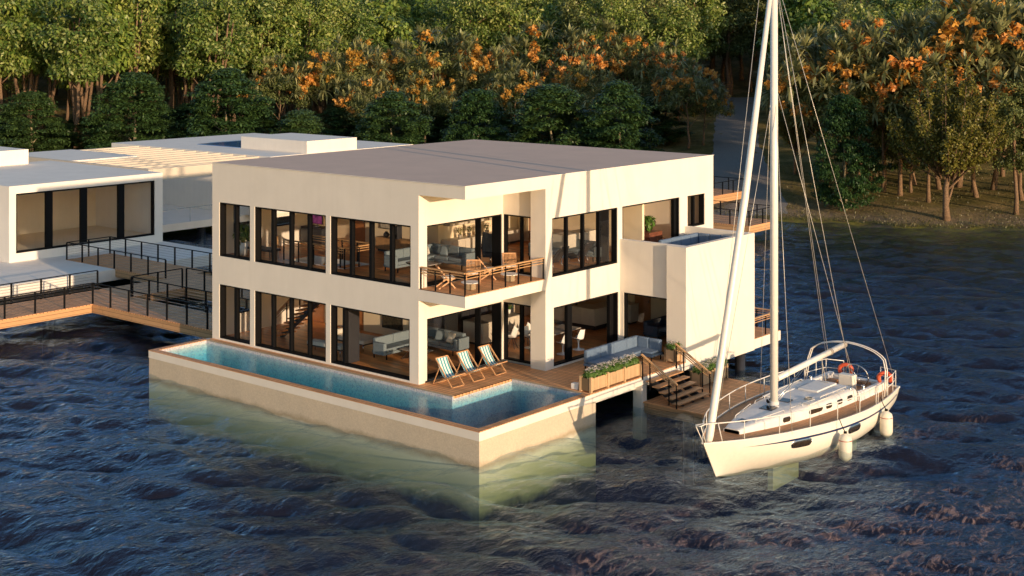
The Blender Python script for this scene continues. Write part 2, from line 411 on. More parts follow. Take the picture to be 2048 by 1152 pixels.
# upper floor with stair opening, balcony slab
m=MB()
hx0,hx1,hy0,hy1=-11.2,-7.6,1.15,2.65
for x0,x1,y0,y1 in ((-14.26,hx0,.35,16.6),(hx1,-2.63,.35,16.6),(hx0,hx1,.35,hy0),(hx0,hx1,hy1,16.6),(-2.63,-.31,5.11,16.6)):
    m.box(x0,x1,y0,y1,3.0,F2-.03)
fl=m.build('upper_floor_slab',M['ceiling'],house)
m=MB()
for x0,x1,y0,y1 in ((-14.26,hx0,.35,16.6),(hx1,-2.63,.35,16.6),(hx0,hx1,.35,hy0),(hx0,hx1,hy1,16.6),(-2.63,-.31,5.11,16.6)):
    m.box(x0,x1,y0,y1,F2-.028,F2)
m.build('upper_floor_boards',M['floor'],fl)
m=MB(); m.box(-2.315,0,0,4.655,3.13,3.545); b=m.build('balcony_slab',S,house)
m=MB(); m.box(-2.31,-.012,.012,4.65,3.548,3.572); m.build('balcony_boards',M['deck'],b)
m=MB(); m.box(-14.26,-2.83,.35,5.10,-.3,F1-.03); m.box(-14.26,-.31,5.105,16.6,-.3,F1-.03); fl=m.build('ground_floor_slab',M['ceiling'],house)
m=MB(); m.box(-14.25,-2.83,.345,5.10,F1-.028,F1); m.box(-14.25,-.31,5.112,16.6,F1-.028,F1); m.build('ground_floor_boards',M['floor'],fl)
W=window
W(house,'x',-14.10,-12.06,F1,G,.03,.33,[(-13.26,-13.10)])
W(house,'x',-11.77,-7.40,F1,G,.03,.33,[(-10.86,-10.74),(-9.74,-9.64),(-8.63,-8.53)])
W(house,'x',-7.14,-2.79,F1,G,.03,.33,[(-6.58,-6.46)],gaps=(1,),label='black sliding window frame with its doors pushed open beside the pool')
W(house,'x',-14.10,-12.06,F2,U2,.03,.33,[(-13.26,-13.12)])
W(house,'x',-11.77,-7.40,F2,U2,.03,.33,[(-10.86,-10.72),(-9.74,-9.62),(-8.64,-8.52)])
W(house,'x',-7.14,-2.74,F2,U2,.03,.33,[(-6.18,-6.05),(-5.09,-4.96),(-3.98,-3.85)])
W(house,'y',5.07,9.44,F2,U2,-.03,-.28,[(6.14,6.24),(7.22,7.32),(8.32,8.42)])
W(house,'y',5.17,9.50,F1,G,-.03,-.28,[(6.2,6.5),(9.05,9.30)],gaps=(1,),label='wide open black-framed doorway beside the dining table')
W(house,'y',9.78,14.12,F2,U2,-.03,-.28,[(9.86,10.0),(13.85,14.05)],gaps=(1,),label='open black-framed doorway onto the walled terrace')
W(house,'y',14.77,16.20,4.45,5.86,-.03,-.28,[(15.45,15.55)])
W(house,'y',.45,4.78,F2,U2,-2.35,-2.80,[(3.68,3.74)])
W(house,'y',.45,4.78,F1,G,-2.35,-2.80,[(3.66,3.72)])
W(house,'x',-2.31,-.73,F2,U2,4.88,5.08,[(-1.53,-1.43)])
W(house,'x',-2.31,-.73,F1,G,4.88,5.08,[(-1.55,-1.40)])
for y0,y1 in ((.9,2.3),(3.1,4.4),(9,11)): W(house,'y',y0,y1,4.45,5.86,-14.54,-14.30)
W(house,'y',1.2,2.2,.9,2.2,-14.54,-14.30); W(house,'y',9,12,.9,2.3,-14.54,-14.30)
W(house,'x',-12,-9.6,4.3,5.8,16.90,16.66); W(house,'x',-7,-4,4.3,5.8,16.90,16.66)
# folded door leaves standing inside the openings
m=MB(); m.box(-1.0,-.36,9.28,9.34,F2+.01,5.80); m.build('folded_door',M['dark'],house)
m=MB(); m.box(-6.56,-6.48,.36,.95,F1+.01,G-.07); m.build('folded_door',M['dark'],house)
# partitions
I=M['interior']
wall('interior_wall',house,I,'x',-14.25,-7.2,F2,ZR-.01,6.30,6.45,[(-12.6,-11.7,F2,5.7)])
wall('interior_wall',house,I,'x',-14.25,-7.0,F1,2.99,4.95,5.10,[(-13.9,-12.9,F1,2.2),(-11.3,-10.4,F1,2.2)])
wall('interior_wall',house,I,'y',6.455,16.6,F2,ZR-.01,-7.45,-7.3,[])
wall('interior_wall',house,I,'y',5.11,16.6,F1,2.99,-7.2,-7.02,[])
wall('interior_wall',house,I,'x',-7.28,-.32,F2,ZR-.01,11.7,11.85,[(-6.6,-5.6,F2,5.7)])
wall('interior_wall',house,I,'x',-7.0,-.32,F1,2.99,14.1,14.25,[(-2.4,-1.5,F1,2.2)])
wall('interior_wall',house,I,'y',11.86,16.6,F2,ZR-.01,-4.1,-3.95,[])
for x0,x1,y,z0,z1 in ((-12.6,-11.7,6.33,F2,5.7),(-13.9,-12.9,4.98,F1,2.2),(-11.3,-10.4,4.98,F1,2.2),(-6.6,-5.6,11.73,F2,5.7),(-2.4,-1.5,14.13,F1,2.2)):
    m=MB(); m.box(x0+.01,x1-.01,y,y+.05,z0+.01,z1-.01); d=m.build('interior_door',M['door'],house)
    m=MB(); m.box(x1-.12,x1-.08,y-.05,y-.002,z0+.95,z0+1.07); m.build('handle',M['steel'],d)
# terrace box: L of walls round the upper terrace
T=4.54
wall('terrace_wall',house,S,'x',.003,2.45,-.31,T,9.60,9.85,[(.19,2.46,F1,2.36)])
m=MB(); m.box(2.452,3.37,9.39,9.85,-.31,T); m.build('terrace_wall',S,house)
wall('terrace_wall',house,S,'y',9.852,14.78,-.47,T,3.12,3.37,[])
wall('terrace_wall',house,S,'x',.003,3.118,-.31,T,14.53,14.78,[])
m=MB(); m.box(.003,3.118,9.852,14.528,3.2,F2-.06); m.build('terrace_slab',M['ceiling'],house)
m=MB(); m.box(.003,3.118,9.852,14.528,F2-.058,F2-.03); m.build('terrace_boards',M['deck'],house)
W(house,'x',.19,2.44,F1,2.36,9.63,9.83,[],glaze=True)
m=MB(); m.box(-.295,3.11,9.855,14.52,-.3,F1); m.build('ground_floor_boards',M['floor'],house)
# side gallery behind the terrace box
m=MB(); m.box(.003,3.37,14.785,17.05,-.43,-.02); g=m.build('side_gallery',M['stucco'],house)
m=MB(); m.box(.003,3.36,14.785,17.04,-.018,.0); m.build('gallery_boards',M['deck'],g)

def railing(name,parent,pts,h=.86,n=None,rail=M['rail'],mid=(.10,.2),step=1.0,post=.045,top=(.11,.045),rises=None,label=None):
    """post-and-rail balustrade along 3D polyline pts; top rail + thin bars under it"""
    m=MB(); P=[]
    for a,b in zip(pts,pts[1:]):
        a=Vector(a);b=Vector(b);L=(b-a).length;k=max(1,round(L/step))
        for i in range(k+1):
            p=a.lerp(b,i/k)
            if not P or (P[-1]-p).length>.05: P.append(p)
    o=MB()
    for a,b in zip(pts,pts[1:]):
        a=Vector(a)+Vector((0,0,h));b=Vector(b)+Vector((0,0,h))
        o.bar(a,b,top[0],top[1])
        for k in mid: o.bar(a-Vector((0,0,k)),b-Vector((0,0,k)),.025,.028)
    r=o.build(name,rail,parent)
    if label: r['label']=label
    for p in P:
        q=MB(); q.box(p.x-post/2,p.x+post/2,p.y-post/2,p.y+post/2,p.z,p.z+h-top[1]/2); q.build('post',M['black'],r)
    return r
railing('balcony_railing',house,[(-2.27,.07,3.572),(-.07,.07,3.572),(-.07,4.6,3.572)],.80,step=.75)
railing('gallery_railing',house,[(.2,16.95,0),(3.27,16.95,0),(3.27,14.85,0)],.84,step=.95)
# piles
for x,y in ((3.0,14.2),(-12,15.5),(-6,15.5),(0,16),(-13.6,8),(1.5,12.5)):
    m=MB(); m.tube([(x,y,-6),(x,y,-.32)],.22,16); m.build('pile',M['dark'],house)

# ---------------------------------------------------------------- staircase, stair rails (parts of the house)
m=MB()
n=17
for i in range(n):
    z=F1+(i+1)*(F2-F1)/n; x=-12.2+i*(4.2/n)
    m.box(x,x+.30,1.30,2.40,z-.05,z)
m2=m.build('staircase',M['floor'],house)
m=MB(); m.bar((-12.2,1.85,F1+.05),(-7.85,1.85,F2-.15),.22,.16); m.build('stringer',M['dark'],m2)
railing('stair_rail',house,[(-12.1,1.33,F1+.2),(-8.0,1.33,F2+.0)],.8,step=1.0)
railing('stair_rail',house,[(hx0,hy0-.05,F2),(hx1+.1,hy0-.05,F2),(hx1+.1,hy1+.05,F2),(hx0,hy1+.05,F2)],.85,step=.9)
m=MB(); m.box(hx0+.01,hx1-.01,hy0+.002,hy0+.03,3.0,F2+.02); m.box(hx0+.01,hx1-.01,hy1-.03,hy1-.002,3.0,F2+.02); m.build('stairwell_lining',M['white'],house)

# ---------------------------------------------------------------- pool
pool=thing('swimming_pool','long L-shaped pool with timber coping, sunk in a sand-coloured concrete basin rising from the lake','swimming pool',(0,0,0))
PX0,PX1,PY0,PY1=-14.77,3.37,-3.07,3.35
inn=[(-14.50,-2.80),(3.10,-2.80),(3.10,2.98),(-.36,2.98),(-.36,-.36),(-14.50,-.36)]
m=MB()
def wallseg(x0,x1,y0,y1,z0,z1): m.box(x0,x1,y0,y1,z0,z1)
wallseg(PX0,PX1,PY0,-2.86,-4.6,-.32); wallseg(3.16,PX1,-2.858,PY1,-4.6,-.32); wallseg(PX0,-14.56,-2.858,-.02,-4.6,-.32); wallseg(-.3,3.158,3.04,PY1,-4.6,-.32)
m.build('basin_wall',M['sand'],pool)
m=MB()
m.box(PX0-.015,PX1+.015,PY0-.015,-2.81,-.318,-.03); m.box(3.11,PX1+.015,-2.808,9.385,-.318,-.03); m.box(PX0-.015,-14.51,-2.808,0-.002,-.318,-.03)
m.build('basin_rim',S,pool)
m=MB()
m.box(-14.56,3.16,-2.86,-2.80,-1.5,-.04); m.box(3.10,3.158,-2.798,3.04,-1.5,-.04); m.box(-14.56,-14.5,-2.798,-.3,-1.5,-.04)
m.box(-.36,3.098,2.98,3.038,-1.5,-.04); m.box(-.36,-.302,-.36,2.978,-1.5,-.04); m.box(-14.498,-.362,-.36,-.30,-1.5,-.04); 
m.box(-14.5,3.1,-2.8,-.361,-1.56,-1.5); m.box(-.35,3.1,-.359,2.98,-1.56,-1.5)
m.build('mosaic_lining',M['tile'],pool)
m=MB(); z=-.002
m.box(PX0-.02,PX1+.02,PY0-.02,-2.79,-.028,z)
m.box(PX0-.02,-14.49,-2.788,-.30,-.028,z); o=m.build('coping',M['coping'],pool)
m=MB(); m.box(3.09,PX1+.02,-2.788,3.0,-.028,z); m.build('coping',M['deckx'] if False else M['coping'],pool)
m=MB()
m.box(-14.49,-.28,-.375,-.30,-.030,-.001); m.box(-.375,-.30,-.36,2.99,-.031,-.0015); m.box(-.375,3.09,2.965,3.045,-.030,-.001); m.build('pebble_edge',M['pebble'],pool)
def poolwater():
    m,nt,out=newmat('pool_water')
    f=nt.nodes.new('ShaderNodeFresnel'); f.inputs[0].default_value=1.18
    t=nt.nodes.new('ShaderNodeBsdfTransparent'); t.inputs[0].default_value=(.90,.97,.98,1)
    g=nt.nodes.new('ShaderNodeBsdfGlossy'); g.inputs['Roughness'].default_value=.02
    b=nt.nodes.new('ShaderNodeBump'); b.inputs['Distance'].default_value=.035; b.inputs['Strength'].default_value=.6
    v=pos(nt); mp=nt.nodes.new('ShaderNodeMapping'); nt.links.new(v,mp.inputs[0]); mp.inputs['Rotation'].default_value=(0,0,rad(40)); mp.inputs['Scale'].default_value=(1,2.2,1)
    nt.links.new(noise(nt,mp.outputs[0],3.2,4,.6),b.inputs['Height'])
    nt.links.new(b.outputs[0],g.inputs['Normal']); nt.links.new(b.outputs[0],f.inputs['Normal'])
    mx=nt.nodes.new('ShaderNodeMixShader'); ge=nt.nodes.new('ShaderNodeNewGeometry'); nt.links.new(mth(nt,'MULTIPLY',f.outputs[0],mth(nt,'SUBTRACT',1.0,ge.outputs['Backfacing'])),mx.inputs[0]); nt.links.new(t.outputs[0],mx.inputs[1]); nt.links.new(g.outputs[0],mx.inputs[2])
    nt.links.new(mx.outputs[0],out.inputs['Surface'])
    a=nt.nodes.new('ShaderNodeVolumeAbsorption'); a.inputs['Color'].default_value=(.08,.78,.90,1); a.inputs['Density'].default_value=.36
    nt.links.new(a.outputs[0],out.inputs['Volume']); return m
M['poolwater']=poolwater()
m=MB(); m.prism([(x+(.002 if x<-10 else -.002 if x>0 else 0),y) for x,y in inn],-1.498,-.14); m.build('pool_water',M['poolwater'],pool)

# ---------------------------------------------------------------- deck in front of the house
deck=thing('timber_deck','brown boarded deck between the house, the pool and the stairs','deck',(0,0,0))
m=MB()
m.box(-14.55,-2.34,-.30,-.002,-.12,0); m.box(-.30-2.04,-.30,-.298,.0,-.12,0) if False else None
m.box(-2.338,-.30,-.30,4.655,-.12,0); m.box(-.298,3.36,3.045,9.38,-.12,0)
m.box(.002,2.44,9.382,9.595,-.12,0)
m.box(-2.31,-.76,4.657,4.85,-.12,0); m.box(-.758,-.31,4.657,5.10,-.12,-.002) if False else None
m.build('deck_boards',M['deck'],deck)
m=MB(); m.box(-2.33,-.31,4.0,9.38,-.5,-.13); m.box(-.308,3.10,3.36,9.38,-.5,-.13); m.build('deck_joists',M['ceiling'],deck)

# ---------------------------------------------------------------- dock with stairs
dock=thing('floating_dock','low wooden dock beside the sailboat at the foot of the deck stairs','dock',(0,0,0))
DZ=-.95
m=MB(); m.box(3.4,7.3,6.35,11.55,DZ-.05,DZ); m.build('dock_boards',M['deck'],dock)
m=MB(); m.box(3.43,7.27,6.38,11.52,DZ-.42,DZ-.055); m.build('dock_fascia',M['walkside'],dock)
m=MB(); m.box(3.0,3.39,6.25,6.6,-2.4,-.35); m.box(3.0,3.39,8.4,8.7,-1.6,-.35); m.build('footing',M['stucco'],dock)
st=thing('deck_stairs','open-tread timber stairs with black posts leading down from the deck to the dock','stairs',(0,0,0))
for i in range(5):
    x=3.50+i*.30; z=-.13-i*.165
    m=MB(); m.box(x,x+.30,6.35,8.55,z-.05,z,bev=.008); m.build('tread',M['timber'],st)
m=MB()
for y in (6.75,7.45,8.15):
    m=MB(); m.prism([(0,0),(.22,0),(1.62,.84),(1.62,1.0),(1.4,1.0),(.0,.16)],0,.12)
    o=m.build('stringer',M['dark'],st); o.rotation_euler=(rad(-90),0,0); o.location=(3.45,y,-.19+.0)
def stair_rail(y,lab):
    a=Vector((3.42,y,.0)); b=Vector((4.95,y,DZ+.02))
    o=MB()
    for k,(ww,hh) in ((0,(.09,.05)),(.11,(.03,.035)),(.2,(.03,.035))): o.bar(a+Vector((-.05,0,.86-k)),Vector((4.98,y,DZ+.9-k)),ww,hh)
    r=o.build('stair_railing',M['rail'],st); r['label']=lab
    for t,zb in ((0,-.1),(.22,-.46),(.78,-.86),(1,DZ)):
        x=a.x+(b.x-a.x)*t; ztop=.86+(DZ+.9-.86)*t
        q=MB(); q.box(x-.02,x+.02,y-.02,y+.02,zb,ztop-.02); q.build('post',M['black'],r)
stair_rail(6.28,'stair railing nearer the flower troughs'); stair_rail(8.62,'stair railing nearer the white wall')
# ---------------------------------------------------------------- furniture makers
def deck_chair():
    t=thing('deck_chair','','deck chair')
    m=MB(); hw=.31; fr=.032
    # long frame: from front-low foot to head; short frame crosses it
    for s in (-1,1):
        y=s*hw
        m.bar((.46,y,.02),(-.42,y,.98),fr,.045)          # back frame, foot at the front
        m.bar((-.50,y*1.06,.02),(.50,y*1.06,.46),fr,.04)      # seat frame, foot at the rear
        m.bar((-.50,y*1.12,.03),(-.17,y*1.12,.68),.022,.03)     # prop strut
    m.bar((-.42,-hw,.98),(-.42,hw,.98),.035,.035); m.bar((.46,-hw,.03),(.46,hw,.03),.03,.03)
    m.bar((.50,-hw,.46),(.50,hw,.46),.035,.035); m.bar((-.50,-hw,.03),(-.50,hw,.03),.03,.03)
    m.build('frame',M['timber'],t)
    c=MB(); P=[(-.42,.985),(-.33,.78),(-.2,.55),(-.05,.36),(.12,.29),(.32,.36),(.5,.48)]
    def f(u,v):
        k=u*(len(P)-1);i=min(int(k),len(P)-2);q=k-i
        x=P[i][0]*(1-q)+P[i+1][0]*q; z=P[i][1]*(1-q)+P[i+1][1]*q
        return (x,(v-.5)*.56,z-.02*math.sin(PI*v))
    c.grid(f,25,7); o=c.build('canvas',M['stripe'],t)
    s=o.modifiers.new('thick','SOLIDIFY'); s.thickness=.008
    return t
dc=deck_chair()
labs=['teal and white striped deck chair nearest the thick corner column of the house','middle one of three teal and white striped deck chairs','teal and white striped deck chair farthest along, nearest the glazed corner']
for i,y in enumerate((.70,1.87,3.12)):
    o=dc if i==0 else copy_tree(dc)
    o.location=(-1.42,y,.002); o.rotation_euler[2]=rad(-3+2*i); o['label']=labs[i]; o['group']='striped deck chairs by the pool'

def sectional(name,label,mat,LA,LB,na,nb,z,loc,rz=0,seat=.42,back=.74,dep=.82,legs=M['black'],arm=True,cat='sofa',low=.16):
    """L sofa: run A along +y from origin with its back on the -x side, run B along +x at the far end"""
    t=thing(name,label,cat,loc,rz)
    m=MB(); m.box(0,dep,0,LA,low,low+.10,bev=.02); m.box(dep+.003,LB,LA-dep,LA,low,low+.10,bev=.02); m.build('base',mat,t)
    bt=.20
    wa=LA/na
    for i in range(na):
        a=i*wa
        m=MB(); m.box(bt+.003,dep,a+.008,a+wa-.008,low+.103,seat,bev=.045); m.build('seat_cushion',mat,t)
        m=MB(); m.box(0,bt,a+.006,a+wa-.006,low+.103,back,bev=.06); m.build('back_cushion',mat,t)
    wb=(LB-dep)/nb
    for i in range(nb):
        a=dep+i*wb
        m=MB(); m.box(a+.008,a+wb-.008,LA-dep,LA-bt-.003,low+.103,seat,bev=.045); m.build('seat_cushion',mat,t)
    wb=(LB-bt)/(nb+1)
    for i in range(nb+1):
        a=bt+i*wb
        m=MB(); m.box(a+.006,a+wb-.006,LA-bt,LA,low+.103,back,bev=.06); m.build('back_cushion',mat,t)
    if arm:
        m=MB(); m.box(bt+.003,dep+.01,-.17,.0,low+.0,back-.12,bev=.03); m.build('armrest',mat,t)
        m=MB(); m.box(LB+.0,LB+.17,LA-dep,LA-.02,low+.0,back-.12,bev=.03); m.build('armrest',mat,t)
    for x,y in ((.06,.05),(dep-.06,.05),(.06,LA-.06),(dep,LA-dep+.04),(LB-.05,LA-.06),(LB-.05,LA-dep+.05)):
        m=MB(); m.box(x-.02,x+.02,y-.02,y+.02,0.0,low); m.build('leg',legs,t)
    return t
def cushion(loc,rz,mat,label,tilt=.5,s=.42):
    m=MB()
    m.grid(lambda u,v:((u-.5)*s,(v-.5)*s,.07*(max(0,(1-(2*u-1)**4)*(1-(2*v-1)**4)))**.5),11,11)
    m.grid(lambda u,v:((u-.5)*s,(v-.5)*s,-.07*(max(0,(1-(2*u-1)**4)*(1-(2*v-1)**4)))**.5),11,11)
    bmesh.ops.remove_doubles(m.bm,verts=m.bm.verts,dist=.0008)
    o=m.build('cushion',mat); o.location=loc; o.rotation_euler=(0,tilt,rz); return tag(o,label,'cushion')
# terrace-level sofa of blue grey cushions
sectional('outdoor_sofa','blue-grey L-shaped outdoor sofa on the deck behind the flower troughs',M['sofadeck'],3.55,1.30,4,1,0,(1.10,5.62,.002),arm=False,seat=.40,back=.80,dep=.78,low=.19)
sectional('outdoor_sofa','blue corner sofa on the upper walled terrace, only its back showing above the parapet',M['sofadeck'],3.0,1.9,4,2,0,(.75,11.3,F2-.028),arm=False,seat=.40,back=.84,dep=.8,low=.19)
s1=sectional('corner_sofa','pale grey-blue corner sofa in the ground floor living room behind the open doors',M['sofa'],3.05,2.35,3,2,0,(-6.55,1.72,F1+.002),low=.2,seat=.45,back=.80)
s2=sectional('corner_sofa','pale grey-blue corner sofa upstairs behind the long window next to the balcony',M['sofa'],2.9,2.35,3,2,0,(-6.05,1.85,F2+.002),low=.2,seat=.45,back=.80)
sectional('upholstered_sofa','pale blue sofa against the timber wall upstairs behind the balcony corner window',M['sofa'],2.2,2.4,3,2,0,(-3.3,7.6,F2+.002),low=.2)
sectional('dark_sofa','dark navy sofa in the shaded room beside the stairs and planters',M['sofanavy'],2.1,2.2,2,2,0,(-.15,11.5,F1+.002),low=.18,arm=True)
cushion((-5.95,3.9,F1+.66),rad(20),M['sofa'],'grey square cushion leaning on the back of the ground floor corner sofa',tilt=1.2)
cushion((-5.2,4.25,F1+.66),rad(-70),M['sofa'],'grey square cushion near the far corner of the ground floor sofa',tilt=1.1)
cushion((-4.5,4.15,F1+.66),rad(-100),M['cream'],'pale cushion by the right arm of the ground floor corner sofa',tilt=1.1)
cushion((-5.55,3.8,F2+.66),rad(20),M['cream'],'pale cushion on the upstairs corner sofa seen through the long window',tilt=1.2)
cushion((-4.9,4.2,F2+.66),rad(-80),M['sofa'],'grey-blue cushion on the upstairs corner sofa seen through the balcony glass',tilt=1.1)
def coffee_table(loc,label):
    t=thing('coffee_table',label,'table',loc)
    m=MB(); m.box(-.6,.6,-.35,.35,.38,.42,bev=.01); m.build('table_top',M['stone'],t)
    for x in(-.5,.5):
        m=MB(); m.box(x-.02,x+.02,-.3,.3,.0,.03); m.bar((x,-.28,.02),(x,.28,.38),.025); m.bar((x,.28,.02),(x,-.28,.38),.025); m.build('trestle_leg',M['steel'],t)
coffee_table((-4.9,2.55,F1+.002),'low grey table in front of the ground floor corner sofa')
coffee_table((-4.5,2.6,F2+.002),'low grey table in front of the upstairs corner sofa')
# tufted daybed and bench
def tufted(name,label,cat,loc,L,Wd,H,rz,bolster,nx,ny):
    t=thing(name,label,cat,loc,rz)
    m=MB(); m.grid(lambda u,v:((u-.5)*L,(v-.5)*Wd,H+.035*abs(math.sin(PI*nx*u)*math.sin(PI*ny*v))**.4*(1)),nx*6+1,ny*6+1)
    m.box(-L/2,L/2,-Wd/2,Wd/2,H-.12,H+.002,bev=.01); m.build('mattress',M['cream'],t)
    m=MB(); m.box(-L/2,L/2,-Wd/2,Wd/2,H-.17,H-.122); m.build('frame',M['dark'],t)
    for sx in (-1,1):
        for sy in (-1,1):
            m=MB(); m.tube([(sx*(L/2-.1),sy*(Wd/2-.08),0),(sx*(L/2-.1),sy*(Wd/2-.08),H-.17)],.02,8); m.build('leg',M['steel'],t)
    if bolster:
        m=MB(); m.tube([(-L/2+.12,-Wd/2+.05,H+.12),(-L/2+.12,Wd/2-.05,H+.12)],.11,14); m.build('bolster',M['cream'],t)
tufted('daybed','cream button-tufted daybed with a round bolster in front of the living room wall','daybed',(-8.45,2.65,F1+.002),1.95,1.05,.42,rad(0),True,10,5)
tufted('tufted_bench','cream woven bench just inside the ground floor windows beside the open doors','bench',(-8.45,1.05,F1+.002),1.9,.45,.42,rad(3),False,9,3)
def picture(name,label,x0,x1,z0,z1,y,mat,ax='x'):
    t=thing(name,label,'picture')
    m=MB(); m.box(x0,x1,y-.03,y-.002,z0,z1) if ax=='x' else m.box(y+.002,y+.03,x0,x1,z0,z1); m.build('canvas',mat,t)
    m=MB()
    for a,b,c,d in ((x0-.03,x1+.03,z0-.03,z0-.001),(x0-.03,x1+.03,z1+.001,z1+.03),(x0-.03,x0-.001,z0,z1),(x1+.001,x1+.03,z0,z1)):
        m.box(a,b,y-.04,y-.002,c,d) if ax=='x' else m.box(y+.002,y+.04,a,b,c,d)
    m.build('frame',M['dark'],t)
picture('painting','dark framed painting on the cream wall of the ground floor living room',-9.2,-8.03,.42,1.02,4.95,M['paint'])
picture('framed_print','pale framed print on the upstairs wall above the long sideboard',-10.7,-9.5,4.42,4.95,6.30,M['pale'])
picture('framed_print','tall narrow framed print on the white wall inside the terrace door',12.4,13.0,4.6,5.8,-3.95,M['pale'],'y')
def cabinet(name,label,x0,x1,y0,y1,z0,h,mat,n,ax='x',leg=.1,cat='cabinet',rows=1,top=None):
    t=thing(name,label,cat,((x0+x1)/2,(y0+y1)/2,z0)); a=(x1-x0)/2;b=(y1-y0)/2
    m=MB(); m.box(-a,a,-b,b,leg,h,bev=.006); m.build('body',mat,t)
    m=MB(); m.box(-a-.01,a+.01,-b-.01,b+.01,h+.001,h+.03); m.build('top',top or mat,t)
    for i in range(n):
        for r in range(rows):
            zz0=leg+.03+(h-leg-.05)*r/rows; zz1=leg+.01+(h-leg-.05)*(r+1)/rows
            m=MB()
            if ax=='x': u0=-a+2*a*i/n+.01;u1=-a+2*a*(i+1)/n-.01; m.box(u0,u1,-b-.022,-b-.001,zz0,zz1)
            else: u0=-b+2*b*i/n+.01;u1=-b+2*b*(i+1)/n-.01; m.box(a+.001,a+.022,u0,u1,zz0,zz1)
            m.build('door',mat,t)
    m=MB(); m.box(-a+.06,a-.06,-b+.06,b-.06,0,leg-.001); m.build('plinth',M['dark'],t)
    return t
cabinet('sideboard','long oak sideboard with square doors against the upstairs wall',-10.0,-7.5,5.30,5.80,F2+.002,.56,M['oakunit'],5)
cabinet('kitchen_wall_unit','long cream wall unit with a shelf of round plants upstairs behind the balcony glass',-7.29,-6.72,6.5,11.5,F2+.002,.56,M['cabinet'],5,'y')
t=thing('wall_cupboard','grey hanging cupboards above the plant shelf upstairs','cabinet',(-7.1,8.6,4.75))
m=MB(); m.box(-.18,.18,-1.9,1.9,-.0,1.2,bev=.01); m.build('body',M['stone'],t)
m=MB(); 
for i in range(4): m.box(.181,.2,-1.88+i*.95,-.96+i*.95,.02,1.18)
m.build('door',M['cabinet'],t)
cabinet('drawer_unit','low cream L-shaped drawer unit at the back of the dining room',-5.8,-2.6,11.4,12.3,F1+.002,.9,M['cabinet'],4,rows=2,leg=.2)
cabinet('drawer_unit','cream drawer unit turning the corner beside the shaded dining room wall',-3.4,-2.6,12.35,14.0,F1+.002,.9,M['cabinet'],2,'y',rows=2,leg=.2)
cabinet('kitchen_island','pale stone kitchen island in the dark ground floor kitchen',-5.5,-4.4,6.0,8.6,F1+.002,.92,M['cabinet'],3,'y',top=M['stone'])
cabinet('kitchen_cabinet','tall dark kitchen cupboards along the ground floor inner wall',-6.98,-6.4,5.15,10.4,F1+.002,2.2,M['dark'],7,'y')
cabinet('red_brown_chest','red-brown chest inside the terrace room with a leafy plant on it',-1.75,-.8,12.95,13.95,F2+.002,.74,M['brownunit'],2,'y')
cabinet('desk_cabinet','dark desk with drawers under the upstairs monitor',-14.1,-12.7,4.6,5.3,F2+.002,.75,M['dark'],3)
cabinet('small_cabinet','white cabinet in the shaded room beside the dark navy sofa',-3.0,-2.1,13.4,14.0,F1+.002,.85,M['cabinet'],2)
# monitor on the desk
t=thing('monitor','dark computer monitor with a purple picture on the upstairs desk','monitor',(-13.4,4.95,F2+.785))
m=MB(); m.box(-.35,.35,-.02,.02,.12,.56,bev=.008); m.build('case',M['black'],t)
m=MB(); m.box(-.33,.33,-.026,-.021,.14,.54)
mm,nt,out=newmat('purple_screen'); c=ramp(nt,noise(nt,objc(nt),3),[(.3,(.02,.005,.03)),(.6,(.35,.06,.2)),(.75,(.5,.2,.2))]); p=princ(nt,out,c,.2); nt.links.new(c,p.inputs['Emission Color']); p.inputs['Emission Strength'].default_value=.25
m.build('screen',mm,t); m=MB(); m.box(-.12,.12,-.1,.1,0,.015); m.box(-.02,.02,-.01,.01,.015,.13); m.build('stand',M['steel'],t)
# speakers and turntable on sideboard
def speaker_box(x,label,h=.42):
    t=thing('loudspeaker',label,'loudspeaker',(x,5.55,F2+.594)); m=MB(); m.box(-.12,.12,-.14,.14,0,h,bev=.01); m.build('cabinet',M['dark'],t)
    m=MB(); m.lathe([(.0,-.0),(.085,.0),(.085,.012),(.02,.02)],(0,0,0),16); o=m.build('cone',M['black'],t); o.rotation_euler=(rad(90),0,0); o.location=(0,-.142,.14)
speaker_box(-8.9,'small dark loudspeaker standing on the oak sideboard',.55)
def helmet_vase(x,y,z,label,r=.14,mat=None,name='vase'):
    m=MB(); m.lathe([(r*.4,0),(r*.9,r*.4),(r,r*.9),(r*.75,r*1.4),(r*.35,r*1.7),(r*.4,r*1.9)],(0,0,0),16)
    o=m.build(name,mat or M['dark']); o.location=(x,y,z); return tag(o,label,'vase')
helmet_vase(-9.6,5.55,F2+.594,'round dark vase on the left half of the oak sideboard')
helmet_vase(-7.9,5.55,F2+.594,'round dark vase on the right end of the oak sideboard')

# chairs: shell (tulip) chairs, dining table
def tulip():
    t=thing('tulip_chair','','chair')
    m=MB(); m.lathe([(.26,0),(.25,.012),(.10,.03),(.035,.08),(.028,.25),(.06,.38),(.10,.41)],(0,0,0),20); m.build('pedestal',M['offwhite'],t)
    c=MB()
    def f(u,v):   # u: front->back->up, v across
        k=u*2
        if k<1: x=.23-.44*k; z=.43-.02*math.sin(PI*k); wd=.20+.04*math.sin(PI*k*.7)
        else:
            q=k-1; x=-.21-.10*q; z=.43+.42*q; wd=.24-.09*q**1.5
        s=(v-.5)*2; return (x+ (.10*s*s if k>=1 else .05*s*s*k), s*wd, z+.09*s*s*(1 if k<1 else 1-q*.9 if k>1 else 1))
    c.grid(f,21,13); o=c.build('shell',M['offwhite'],t); s=o.modifiers.new('thick','SOLIDIFY'); s.thickness=.012; o.modifiers.new('sub','SUBSURF').levels=1
    m=MB(); m.box(-.16,.17,-.15,.15,.425,.46,bev=.02); m.build('seat_pad',M['sofanavy'],t)
    return t
tu=tulip()
